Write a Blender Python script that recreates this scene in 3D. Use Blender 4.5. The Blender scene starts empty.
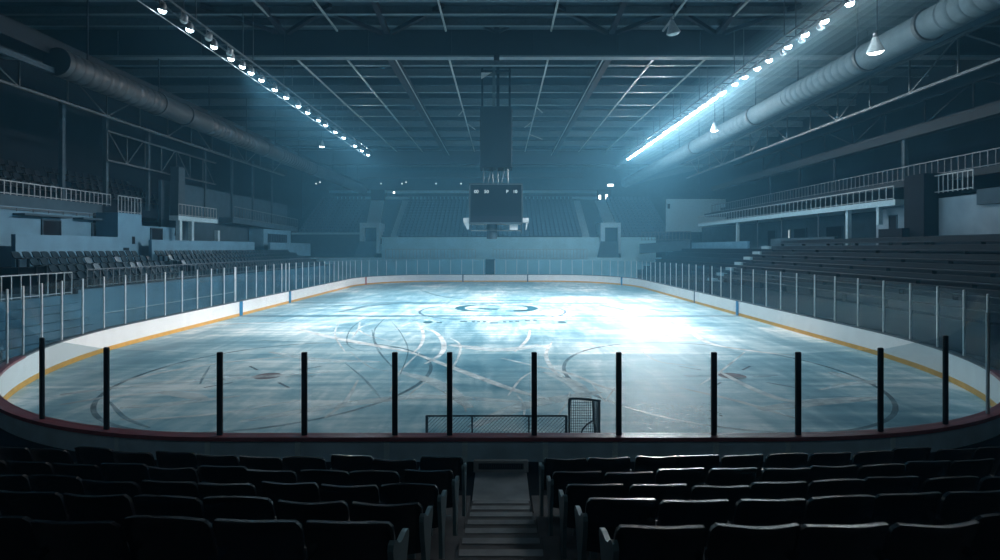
import bpy, math, random
from mathutils import Vector, Matrix
random.seed(7)
sc = bpy.context.scene
COL = sc.collection
PI = math.pi

# ------------------------------------------------------------------ helpers
class MB:
    def __init__(s):
        s.v = []; s.f = []
    def quad(s, a, b, c, d):
        n = len(s.v); s.v += [a, b, c, d]; s.f.append((n, n+1, n+2, n+3)); return s
    def box(s, x0, x1, y0, y1, z0, z1):
        n = len(s.v)
        s.v += [(x0,y0,z0),(x1,y0,z0),(x1,y1,z0),(x0,y1,z0),(x0,y0,z1),(x1,y0,z1),(x1,y1,z1),(x0,y1,z1)]
        s.f += [(n,n+3,n+2,n+1),(n+4,n+5,n+6,n+7),(n,n+1,n+5,n+4),(n+1,n+2,n+6,n+5),(n+2,n+3,n+7,n+6),(n+3,n,n+4,n+7)]
        return s
    def bbox(s, x0, x1, y0, y1, z0, z1, b=0.02):
        """a box with chamfered vertical and top edges"""
        b = min(b, (x1-x0)*.45, (y1-y0)*.45, (z1-z0)*.45)
        def ring(i, z):
            return [(x0+i+b,y0+i,z),(x1-i-b,y0+i,z),(x1-i,y0+i+b,z),(x1-i,y1-i-b,z),(x1-i-b,y1-i,z),(x0+i+b,y1-i,z),(x0+i,y1-i-b,z),(x0+i,y0+i+b,z)]
        s.loft([ring(0,z0), ring(0,z1-b), ring(b,z1)], True, True)
        return s
    def loft(s, rings, cap0=False, cap1=False, closed=True):
        n0 = len(s.v); k = len(rings[0])
        for r in rings: s.v += [tuple(p) for p in r]
        for i in range(len(rings)-1):
            for j in range(k if closed else k-1):
                a = n0+i*k+j; b = n0+i*k+(j+1)%k
                s.f.append((a, b, b+k, a+k))
        if cap0: s.f.append(tuple(n0+j for j in range(k-1,-1,-1)))
        if cap1: s.f.append(tuple(n0+(len(rings)-1)*k+j for j in range(k)))
        return s
    def tube(s, pts, r, n=8, closed=False):
        pts = [Vector(p) for p in pts]; rings = []
        rr = r if isinstance(r, (list, tuple)) else [r]*len(pts)
        up = Vector((0,0,1))
        for i, p in enumerate(pts):
            a = pts[max(i-1,0)]; b = pts[min(i+1,len(pts)-1)]
            if closed: a = pts[i-1]; b = pts[(i+1)%len(pts)]
            t = (b-a).normalized()
            u = t.cross(up)
            if u.length < 1e-3: u = t.cross(Vector((0,1,0)))
            u.normalize(); w = u.cross(t).normalized()
            rings.append([p+(u*math.cos(2*PI*j/n)+w*math.sin(2*PI*j/n))*rr[i] for j in range(n)])
        if closed: rings.append(rings[0])
        return s.loft(rings, not closed, not closed)
    def bar(s, a, b, w, h=None):
        """a rectangular bar from a to b, w across and h upright"""
        h = h or w
        a = Vector(a); b = Vector(b); t = (b-a).normalized()
        u = t.cross(Vector((0,0,1)))
        if u.length < 1e-3: u = Vector((1,0,0))
        u.normalize(); v = u.cross(t).normalized()
        def ring(p): return [p-u*w/2-v*h/2, p+u*w/2-v*h/2, p+u*w/2+v*h/2, p-u*w/2+v*h/2]
        return s.loft([ring(a), ring(b)], True, True)
    def lathe(s, prof, n=16, o=(0,0,0)):
        rings = [[(o[0]+r*math.cos(2*PI*j/n), o[1]+r*math.sin(2*PI*j/n), o[2]+z) for j in range(n)] for r, z in prof]
        return s.loft(rings, True, True)
    def disc(s, c, rx, ry, n=32):
        n0 = len(s.v)
        s.v += [(c[0]+rx*math.cos(2*PI*j/n), c[1]+ry*math.sin(2*PI*j/n), c[2]) for j in range(n)]
        s.f.append(tuple(range(n0, n0+n))); return s
    def ribbon(s, pts, w, z):
        """a flat band on the ice along a 2-D path"""
        L = []; R = []
        for i, p in enumerate(pts):
            a = Vector(pts[max(i-1,0)]); b = Vector(pts[min(i+1,len(pts)-1)])
            t = (b-a).normalized(); nrm = Vector((-t.y, t.x))
            ww = w[i] if isinstance(w, list) else w
            L.append((p[0]+nrm.x*ww/2, p[1]+nrm.y*ww/2, z)); R.append((p[0]-nrm.x*ww/2, p[1]-nrm.y*ww/2, z))
        n0 = len(s.v)
        for a, b in zip(L, R): s.v += [a, b]
        for i in range(len(pts)-1):
            s.f.append((n0+2*i, n0+2*i+1, n0+2*i+3, n0+2*i+2))
        return s
    def mesh(s, name, mat, smooth=False):
        me = bpy.data.meshes.new(name)
        me.from_pydata([tuple(p) for p in s.v], [], s.f)
        me.validate(); me.update()
        if mat: me.materials.append(mat)
        if smooth:
            me.polygons.foreach_set('use_smooth', [True]*len(me.polygons))
            try: me.set_sharp_from_angle(angle=math.radians(40))
            except Exception: pass
        return me
    def build(s, name, mat, parent=None, smooth=False):
        o = bpy.data.objects.new(name, s.mesh(name, mat, smooth)); COL.objects.link(o)
        if parent: o.parent = parent
        return o

def tag(o, label=None, cat=None, group=None, kind=None):
    if label: o['label'] = label
    if cat: o['category'] = cat
    if group: o['group'] = group
    if kind: o['kind'] = kind
    return o
def empty(name, loc=(0,0,0), rz=0, label=None, cat=None, group=None):
    o = bpy.data.objects.new(name, None); COL.objects.link(o)
    o.location = loc; o.rotation_euler = (0,0,rz); o.empty_display_size = .2
    return tag(o, label, cat, group)
def struct(name, mb, mat, smooth=False, label=None):
    o = mb.build(name, mat, None, smooth); o['kind'] = 'structure'
    o['label'] = label or STRUCT_LABEL.get(name, 'part of the dim hall around the ice')
    o['category'] = name.split('_')[0]
    return o
STRUCT_LABEL = {}
def copy_obj(o, parent=None):
    c = o.copy(); COL.objects.link(c)
    if parent: c.parent = parent
    return c
def copy_tree(root, kids):
    """copy a thing with its parts"""
    r = root.copy(); COL.objects.link(r)
    for k in kids:
        c = k.copy(); COL.objects.link(c); c.parent = r
    return r
ONES = ['', 'first','second','third','fourth','fifth','sixth','seventh','eighth','ninth','tenth','eleventh','twelfth','thirteenth','fourteenth','fifteenth','sixteenth','seventeenth','eighteenth','nineteenth']
TENS = ['', '', 'twent','thirt','fort','fift','sixt','sevent','eight','ninet']
def nth(i):
    if i < 20: return ONES[i]
    if i % 10 == 0: return TENS[i//10] + 'ieth'
    return TENS[i//10] + 'y-' + ONES[i%10]

# ------------------------------------------------------------------ materials
def mat(name, col, rough=.6, metal=0, spec=.5, var=.12, scale=6, bump=0, emit=None, estr=0, stretch=None):
    if spec == .5 and max(col) < .2 and not metal: spec = .12      # matt: low specular keeps dark colours from turning grey
    m = bpy.data.materials.new(name); m.use_nodes = True
    nt = m.node_tree; b = nt.nodes['Principled BSDF']
    b.inputs['Roughness'].default_value = rough
    b.inputs['Metallic'].default_value = metal
    b.inputs['Specular IOR Level'].default_value = spec
    tc = nt.nodes.new('ShaderNodeTexCoord'); nz = nt.nodes.new('ShaderNodeTexNoise')
    nz.inputs['Scale'].default_value = scale; nz.inputs['Detail'].default_value = 4
    if stretch:
        mp = nt.nodes.new('ShaderNodeMapping'); mp.inputs['Scale'].default_value = stretch
        nt.links.new(tc.outputs['Object'], mp.inputs['Vector']); nt.links.new(mp.outputs['Vector'], nz.inputs['Vector'])
    else:
        nt.links.new(tc.outputs['Object'], nz.inputs['Vector'])
    r = nt.nodes.new('ShaderNodeValToRGB')
    r.color_ramp.elements[0].position = .3; r.color_ramp.elements[1].position = .7
    r.color_ramp.elements[0].color = tuple(c*(1-var) for c in col)+(1,)
    r.color_ramp.elements[1].color = tuple(min(1,c*(1+var)) for c in col)+(1,)
    nt.links.new(nz.outputs['Fac'], r.inputs['Fac']); nt.links.new(r.outputs['Color'], b.inputs['Base Color'])
    if bump:
        bp = nt.nodes.new('ShaderNodeBump'); bp.inputs['Strength'].default_value = bump; bp.inputs['Distance'].default_value = .02
        nt.links.new(nz.outputs['Fac'], bp.inputs['Height']); nt.links.new(bp.outputs['Normal'], b.inputs['Normal'])
    if emit:
        b.inputs['Emission Color'].default_value = emit+(1,); b.inputs['Emission Strength'].default_value = estr
    return m

M = {}
M['seat']   = mat('dark_seat_plastic', (.006,.007,.012), .22, spec=.6, scale=9)
M['seat_b'] = mat('black_seat_plastic', (.009,.007,.010), .26, spec=.6, scale=9)
M['arm']    = mat('teal_lit_steel', (.10,.17,.19), .35, .3)  # teal light on the end standards put into the steel colour
M['pan']    = mat('seat_pan_plastic', (.02,.02,.026), .4)
M['concrete'] = mat('step_concrete', (.15,.145,.15), .8, scale=3, var=.25, bump=.2)
M['nosing'] = mat('step_nosing', (.26,.275,.29), .7, scale=5, var=.2)
M['landing']= mat('landing_concrete', (.34,.36,.38), .75, scale=3, var=.2)
M['terr']   = mat('terrace_concrete', (.004,.009,.016), .85, scale=2, var=.25)
M['white']  = mat('board_white', (.88,.88,.88), .35, scale=2, var=.05)
M['yellow'] = mat('kick_yellow', (.72,.38,.07), .45, scale=4, var=.12)
M['red']    = mat('rail_red', (.30,.075,.09), .35, scale=5, var=.15)
M['raildk'] = mat('rail_dark', (.10,.12,.14), .4)
M['slate']  = mat('board_cladding_slate', (.52,.74,.86), .6, scale=2, var=.15)
M['batten'] = mat('batten_slate', (.66,.86,.94), .5)
M['blue']   = mat('marker_blue', (.01,.19,.40), .4)
M['redmk']  = mat('marker_red', (.42,.06,.05), .4)
M['greymk'] = mat('marker_grey', (.08,.13,.17), .4)
M['black']  = mat('post_black', (.012,.014,.02), .4)
M['alu']    = mat('post_aluminium', (.62,.68,.72), .38, .35)
M['wallb']  = mat('wall_blue_paint', (.075,.19,.29), .7, scale=1.2, var=.14)
M['walld']  = mat('wall_dark', (.007,.010,.014), .85, scale=1, var=.2)
M['opening']= mat('opening_dark', (.006,.007,.011), .9)
M['fascia'] = mat('balcony_fascia', (.036,.068,.095), .7, scale=1.5, var=.15)
M['slab']   = mat('balcony_slab_pale', (.26,.40,.48), .6)
M['rail']   = mat('railing_paint', (.26,.32,.36), .45, .2)
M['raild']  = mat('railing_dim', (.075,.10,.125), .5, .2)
M['walll'] = mat('wall_scuffed_blue', (.05,.115,.165), .7, scale=.8, var=.4)
M['wallr'] = mat('wall_slate_paint', (.13,.20,.26), .75, scale=1.2, var=.15)
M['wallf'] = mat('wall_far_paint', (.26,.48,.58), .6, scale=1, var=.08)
M['shade'] = mat('lamp_shade_grey', (.30,.35,.38), .45, .2)
M['column'] = mat('column_steel', (.036,.06,.08), .55)
M['deck']   = mat('roof_deck', (.017,.032,.042), .65, scale=1, var=.2, stretch=(.3,3,1))
M['purlin'] = mat('roof_purlin', (.082,.112,.13), .5)
M['girder'] = mat('roof_girder_steel', (.012,.013,.018), .6, scale=1)
M['lit_flange'] = mat('roof_girder_lit_flange', (.12,.15,.17), .5)  # paler than the girder: its lit edge put into the colour
M['rod']    = mat('roof_rod', (.30,.33,.34), .4, .3)
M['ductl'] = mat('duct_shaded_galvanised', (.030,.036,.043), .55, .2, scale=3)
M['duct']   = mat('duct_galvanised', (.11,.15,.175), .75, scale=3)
M['ductdk'] = mat('duct_collar', (.05,.06,.07), .5, .4)
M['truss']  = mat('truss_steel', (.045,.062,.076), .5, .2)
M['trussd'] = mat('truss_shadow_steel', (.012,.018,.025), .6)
M['lampb']  = mat('lamp_housing', (.16,.18,.20), .4, .5)
M['sboard'] = mat('scoreboard_black', (.002,.003,.005), .7, spec=.05)
M['sframe'] = mat('scoreboard_frame', (.05,.075,.09), .45, .4)
M['speaker']= mat('speaker_white', (.42,.47,.50), .5)
M['gseat']  = mat('grey_bowl_seat', (.012,.027,.040), .38, scale=8)
M['glint_seat']  = mat('glint_bowl_seat', (.11,.16,.20), .25, scale=8)
M['fseat']  = mat('far_blue_seat', (.06,.11,.16), .42, scale=8)
M['dseat']  = mat('balcony_dim_seat', (.012,.015,.020), .45, scale=8)
M['bench']  = mat('bench_slat', (.0025,.006,.011), .55)
M['net']    = mat('net_cord', (.10,.14,.17), .7)
M['goal']   = mat('goal_tube', (.05,.085,.11), .4)
M['vent']   = mat('vent_slats', (.03,.035,.045), .6)
M['hall']   = mat('hall_floor', (.018,.030,.042), .75, scale=1, var=.2)
M['aisle']  = mat('pale_aisle', (.20,.31,.37), .7)
M['lens_off'] = mat('lens_unlit', (.45,.55,.58), .15, spec=.8)
M['text']   = mat('display_digits', (.5,.6,.62), .5, emit=(.55,.68,.74), estr=.4)

def emitter(name, col, s):
    m = bpy.data.materials.new(name); m.use_nodes = True; nt = m.node_tree
    nt.nodes.clear(); e = nt.nodes.new('ShaderNodeEmission'); o = nt.nodes.new('ShaderNodeOutputMaterial')
    e.inputs['Color'].default_value = col+(1,); e.inputs['Strength'].default_value = s
    nt.links.new(e.outputs[0], o.inputs['Surface']); return m
LAMP = (.64,.88,1.0)
M['lens_l'] = emitter('lens_lit_cool', (.66,.89,1.0), 20)
M['lens_r'] = emitter('lens_lit_bright', (.74,.92,1.0), 150)
M['lens_p'] = emitter('pendant_lit', (.92,.97,1.0), 14)
M['lens_s'] = emitter('small_light', (.70,.90,1.0), 1.2)
M['lens_t'] = emitter('tube_glow', (.7,.92,1.0), .7)
M['lens_m'] = emitter('exit_light', (.80,.95,1.0), 4.0)

def glass(name, tint, dirt_haze, refl):
    m = bpy.data.materials.new(name); m.use_nodes = True; nt = m.node_tree; nt.nodes.clear()
    N = nt.nodes.new; L = nt.links.new
    out = N('ShaderNodeOutputMaterial'); tr = N('ShaderNodeBsdfTransparent'); gl = N('ShaderNodeBsdfGlossy'); df = N('ShaderNodeBsdfDiffuse')
    tr.inputs[0].default_value = tint+(1,); gl.inputs['Roughness'].default_value = .04; gl.inputs[0].default_value = (.9,.97,1,1)
    df.inputs[0].default_value = (.55,.7,.78,1)  # bluish film: dirt plus the panes' hazy ice reflection put into the colour
    fr = N('ShaderNodeFresnel'); fr.inputs['IOR'].default_value = 1.35
    mu = N('ShaderNodeMath'); mu.operation = 'MULTIPLY'; mu.inputs[1].default_value = refl
    L(fr.outputs[0], mu.inputs[0])
    m1 = N('ShaderNodeMixShader'); L(mu.outputs[0], m1.inputs[0]); L(tr.outputs[0], m1.inputs[1]); L(gl.outputs[0], m1.inputs[2])
    tc = N('ShaderNodeTexCoord'); nz = N('ShaderNodeTexNoise'); nz.inputs['Scale'].default_value = 1.3; nz.inputs['Detail'].default_value = 5
    L(tc.outputs['Object'], nz.inputs['Vector'])
    mr = N('ShaderNodeMapRange'); mr.inputs['From Min'].default_value = .3; mr.inputs['From Max'].default_value = .75
    mr.inputs['To Min'].default_value = dirt_haze*.5; mr.inputs['To Max'].default_value = dirt_haze*1.5
    L(nz.outputs['Fac'], mr.inputs['Value'])
    m2 = N('ShaderNodeMixShader'); L(mr.outputs[0], m2.inputs[0]); L(m1.outputs[0], m2.inputs[1]); L(df.outputs[0], m2.inputs[2])
    L(m2.outputs[0], out.inputs['Surface']); return m
M['glass_near'] = glass('near_pane', (.86,.92,.94), .010, .2)
M['glass'] = glass('side_pane', (.86,.94,.97), .008, .05)

def paint(name, col, alpha, scale=1.2, rough=.35):
    """paint or scratch lying in the ice, patchy through noise"""
    m = bpy.data.materials.new(name); m.use_nodes = True; nt = m.node_tree
    b = nt.nodes['Principled BSDF']; out = nt.nodes['Material Output']; N = nt.nodes.new; L = nt.links.new
    b.inputs['Base Color'].default_value = col+(1,); b.inputs['Roughness'].default_value = rough
    tr = N('ShaderNodeBsdfTransparent'); mx = N('ShaderNodeMixShader')
    tc = N('ShaderNodeTexCoord'); nz = N('ShaderNodeTexNoise'); nz.inputs['Scale'].default_value = scale; nz.inputs['Detail'].default_value = 5
    L(tc.outputs['Object'], nz.inputs['Vector'])
    mr = N('ShaderNodeMapRange'); mr.inputs['From Min'].default_value = .3; mr.inputs['From Max'].default_value = .65
    mr.inputs['To Min'].default_value = alpha*.35; mr.inputs['To Max'].default_value = alpha
    L(nz.outputs['Fac'], mr.inputs['Value']); L(mr.outputs[0], mx.inputs[0]); L(tr.outputs[0], mx.inputs[1]); L(b.outputs[0], mx.inputs[2])
    L(mx.outputs[0], out.inputs['Surface']); return m
M['p_line'] = paint('ice_line_blue', (.06,.17,.25), 1.7)
M['p_circ'] = paint('ice_circle_dark', (.09,.16,.21), .6)
M['p_logo'] = paint('ice_logo_teal', (.02,.14,.20), 1.4, 2)
M['p_spot'] = paint('ice_spot_brown', (.17,.09,.10), .85, 2)
M['p_hash'] = paint('ice_hash_dark', (.13,.18,.24), .7, 2)
M['p_white']= paint('ice_scratch_white', (.95,.97,.98), .9, 1.5, .6)
M['p_faint']= paint('ice_scratch_faint', (.94,.97,.98), .8, 1.2, .6)
M['p_soft'] = paint('ice_frost_smear', (.93,.97,.98), .55, 2.2, .7)
M['p_dark'] = paint('ice_scratch_dark', (.09,.20,.27), .5, 1.0)

def ice_material():
    m = bpy.data.materials.new('ice'); m.use_nodes = True; nt = m.node_tree
    b = nt.nodes['Principled BSDF']; N = nt.nodes.new; L = nt.links.new
    tc = N('ShaderNodeTexCoord')
    def noise(scale, mapping, rot=0, detail=6, dist=0):
        mp = N('ShaderNodeMapping'); mp.inputs['Scale'].default_value = mapping; mp.inputs['Rotation'].default_value = (0,0,rot)
        L(tc.outputs['Object'], mp.inputs['Vector'])
        n = N('ShaderNodeTexNoise'); n.inputs['Scale'].default_value = scale; n.inputs['Detail'].default_value = detail
        n.inputs['Distortion'].default_value = dist; L(mp.outputs['Vector'], n.inputs['Vector']); return n
    big = noise(.16, (1,.55,1), .4, 5, .8)
    streak = noise(.5, (.35,2.2,1), .5, 7, 1.2)
    streak2 = noise(.7, (2.0,.35,1), -.5, 7, 1.0)
    fine = noise(6, (1,1,1), 0, 5)
    def mix(op, a, bb):
        n = N('ShaderNodeMath'); n.operation = op
        for i, x in enumerate((a, bb)):
            if isinstance(x, (int, float)): n.inputs[i].default_value = x
            else: L(x, n.inputs[i])
        return n.outputs[0]
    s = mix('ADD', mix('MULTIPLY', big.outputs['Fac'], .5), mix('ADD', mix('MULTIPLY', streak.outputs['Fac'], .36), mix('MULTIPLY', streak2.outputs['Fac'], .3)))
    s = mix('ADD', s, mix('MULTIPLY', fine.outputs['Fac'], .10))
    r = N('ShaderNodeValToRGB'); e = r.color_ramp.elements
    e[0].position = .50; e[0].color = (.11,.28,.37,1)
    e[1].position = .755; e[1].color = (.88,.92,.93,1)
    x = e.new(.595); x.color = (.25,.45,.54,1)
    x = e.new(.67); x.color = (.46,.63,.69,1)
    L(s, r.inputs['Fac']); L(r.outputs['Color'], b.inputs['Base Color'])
    mr = N('ShaderNodeMapRange'); mr.inputs['From Min'].default_value = .5; mr.inputs['From Max'].default_value = .75
    mr.inputs['To Min'].default_value = .34; mr.inputs['To Max'].default_value = .6
    L(s, mr.inputs['Value']); L(mr.outputs[0], b.inputs['Roughness'])
    bp = N('ShaderNodeBump'); bp.inputs['Strength'].default_value = .12; bp.inputs['Distance'].default_value = .02
    L(s, bp.inputs['Height']); L(bp.outputs['Normal'], b.inputs['Normal'])
    b.inputs['Specular IOR Level'].default_value = .22
    return m
M['ice'] = ice_material()

# ------------------------------------------------------------------ camera
F = 578.0; CX, CY, H = 501.0, 248.0, 4.1
cd = bpy.data.cameras.new('camera'); cam = bpy.data.objects.new('camera', cd); COL.objects.link(cam)
cam.location = (0,0,H); cam.rotation_euler = (PI/2,0,0)
cd.sensor_width = 36; cd.lens = 36*F/1000; cd.shift_y = -.032; cd.shift_x = -.001
cd.clip_start = .05; cd.clip_end = 400
sc.camera = cam
def icept(px, py):
    """ground position of a measured mark on the ice"""
    d = F*H/(py-CY); return ((px-CX)*d/F, d)

# ------------------------------------------------------------------ hall shell
WX0, WX1, WY0, WY1, RZ = -31, 31, -10, 90, 17.6
struct('floor_hall', MB().box(WX0, WX1, WY0, WY1, -.4, -.03), M['hall'], label='dark concrete hall floor around the rink')
struct('wall_left', MB().box(WX0-.3, WX0, WY0, WY1, -.4, RZ), M['walld'], label='dark left side wall of the hall')
struct('wall_right', MB().box(WX1, WX1+.3, WY0, WY1, -.4, RZ), M['walld'], label='dark right side wall of the hall')
struct('wall_far', MB().box(WX0, WX1, WY1, WY1+.3, -.4, RZ), M['fascia'], label='far end wall above the seating')
struct('wall_behind', MB().box(WX0, WX1, WY0-.3, WY0, -.4, RZ), M['walld'], label='wall behind the near seating')
struct('ceiling', MB().box(WX0, WX1, WY0, WY1, RZ, RZ+.3), M['deck'], label='dark ribbed roof deck over the rink')

# rink outline (inner face of the boards), anticlockwise from the near straight
def ell(cx, cy, a, b, t0, t1, n=44):
    return [(cx+a*math.cos(t0+(t1-t0)*i/n), cy+b*math.sin(t0+(t1-t0)*i/n)) for i in range(n+1)]
def superell(cx, cy, a, b, t0, t1, e, n=44):
    out = []
    for i in range(n+1):
        t = t0+(t1-t0)*i/n; c, s_ = math.cos(t), math.sin(t)
        out.append((cx+a*math.copysign(abs(c)**(2/e), c), cy+b*math.copysign(abs(s_)**(2/e), s_)))
    return out
def seg(a, b, n): return [(a[0]+(b[0]-a[0])*i/n, a[1]+(b[1]-a[1])*i/n) for i in range(n+1)]
YN, YF, XL, XR = 9.9, 69.7, -15.75, 14.4
PATH = seg((-4.7,YN),(4.3,YN),30)[:-1]
PATH += superell(4.3,23.5,XR-4.3,23.5-YN,-PI/2,0,2.3)[:-1]
PATH += seg((XR,23.5),(XR,58),60)[:-1]
PATH += ell(6,58,XR-6,YF-58,0,PI/2)[:-1]
PATH += seg((6,YF),(-8,YF),30)[:-1]
PATH += ell(-8,60,-8-XL,YF-60,PI/2,PI)[:-1]
PATH += seg((XL,60),(XL,25),60)[:-1]
PATH += ell(-4.7,25,-4.7-XL,25-YN,PI,1.5*PI)[:-1]
NP = len(PATH)
SL = [0.0]
for i in range(NP):
    a = PATH[i]; b = PATH[(i+1)%NP]; SL.append(SL[-1]+math.hypot(b[0]-a[0], b[1]-a[1]))
TOTAL = SL[-1]
def at(s, off=0.0):
    s %= TOTAL
    lo = 0; hi = NP
    while hi-lo > 1:
        mid = (lo+hi)//2
        if SL[mid] <= s: lo = mid
        else: hi = mid
    a = Vector(PATH[lo]); b = Vector(PATH[(lo+1)%NP]); k = (s-SL[lo])/max(SL[lo+1]-SL[lo],1e-9)
    t = (b-a).normalized(); p = a.lerp(b, k); n = Vector((t.y,-t.x))
    return (p.x+n.x*off, p.y+n.y*off), math.atan2(t.y, t.x)
def find(cond, key):
    best = None
    for i in range(8000):
        s = TOTAL*i/8000; p, _ = at(s, .1)
        if cond(p):
            k = key(p)
            if best is None or k < best[0]: best = (k, s)
    return best[1]
def band(o0, o1, z0, z1, s0=0, s1=None, n=420):
    """a rectangular section swept along the rink outline"""
    closed = s1 is None
    s1 = TOTAL if closed else s1
    m = MB(); rings = []
    cnt = n if closed else max(2, int(n*(s1-s0)/TOTAL))
    for i in range(cnt+(0 if closed else 1)):
        s = s0+(s1-s0)*i/cnt
        a, _ = at(s, o0); b, _ = at(s, o1)
        rings.append([(a[0],a[1],z0),(b[0],b[1],z0),(b[0],b[1],z1),(a[0],a[1],z1)])
    if closed: rings.append(rings[0])
    m.loft(rings, not closed, not closed); return m

# ice
m = MB(); m.v = [(p[0],p[1],0) for p in PATH]; m.f = [tuple(range(NP))]
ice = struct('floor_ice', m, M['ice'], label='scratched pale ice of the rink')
def marking(name, mb, mt, label=None):
    o = mb.build(name, mt, ice)
    if label: o['label'] = label
    return o
def arc(cx, cy, rx, ry, a0, a1, n=72):
    return [(cx+rx*math.cos(a0+(a1-a0)*i/n), cy+ry*math.sin(a0+(a1-a0)*i/n)) for i in range(n+1)]
zi = .004
marking('blue_line_marking', MB().ribbon([(XL+.05,34.85),(XR-.05,34.85)], .55, zi), M['p_line'])
marking('blue_line_marking', MB().ribbon([(XL+.05,43.1),(XR-.05,43.1)], .6, zi), M['p_line'])
marking('centre_circle_marking', MB().ribbon(arc(-.55,37.6,4.7,5.0,0,2*PI), .18, zi+.001), M['p_line'])
marking('goal_line_marking', MB().ribbon([icept(462,300.4),icept(540,300.4)], .4, zi), M['p_circ'])
marking('end_circle_marking', MB().ribbon(arc(6.7,18.9,4.6,6.1,0,2*PI), .13, zi+.001), M['p_circ'], 'dark end zone circle under the brighter right lamps')
marking('end_circle_marking', MB().ribbon(arc(-7.0,18.9,4.65,6.1,0,2*PI), .13, zi+.001), M['p_circ'], 'dark end zone circle on the dimmer left half')
for cx in (7.4,-7.47):
    marking('faceoff_spot_marking', MB().disc((cx,18.5,zi+.002), .42, .47), M['p_spot'])
    h = MB()
    for sx in (-1,1):
        for sy in (-1,1):
            h.ribbon([(cx+sx*.62,18.5+sy*.12),(cx+sx*(1.5 if sx*cx<0 or sy>0 else 1.2),18.5+sy*.10)], .06, zi+.001)
            h.ribbon([(cx+sx*.7,18.5+sy*.9),(cx+sx*1.25,18.5+sy*1.55)], .09, zi+.001)
    marking('faceoff_hash_marking', h, M['p_hash'])
for px in (428,562):
    marking('neutral_spot_marking', MB().disc(icept(px,322.3)+(zi,), .25, .55), M['p_logo'])
# emblem: open ring with a hooked tail, and broken lettering under it
lg = MB()
c = icept(481,308); 
lg.ribbon(arc(c[0],c[1],1.45,2.0,.5,2*PI-1.0), [.25+.45*math.sin(PI*i/72) for i in range(73)], zi+.002)
c = icept(516,308.3)
lg.ribbon(arc(c[0],c[1],1.15,1.9,2.3,-2.2), [.2+.5*math.sin(PI*i/72) for i in range(73)], zi+.002)
lg.ribbon([icept(478,308.6),icept(498,309.4)], .9, zi+.002)
lg.ribbon([icept(514,310.8),icept(526,310.6)], .8, zi+.002)
lg.ribbon([icept(538,311),icept(543,311.2)], .5, zi+.002)
lg.ribbon([icept(536,299),icept(541,299.2)], .6, zi+.002)
marking('emblem_marking', lg, M['p_logo'])
lt = MB()
for a, b, y in ((437,442,322.5),(460,467,321.6),(472,475,321.8),(477,480,321.8),(483,486,321.8),(490,498,323),(503,506,321.9),(509,513,321.8),(515,519,321.6),(525,530,320.8),(533,537,320.4)):
    lt.ribbon([icept(a,y),icept(b,y)], .5, zi+.002)
marking('lettering_marking', lt, M['p_logo'])
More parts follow.
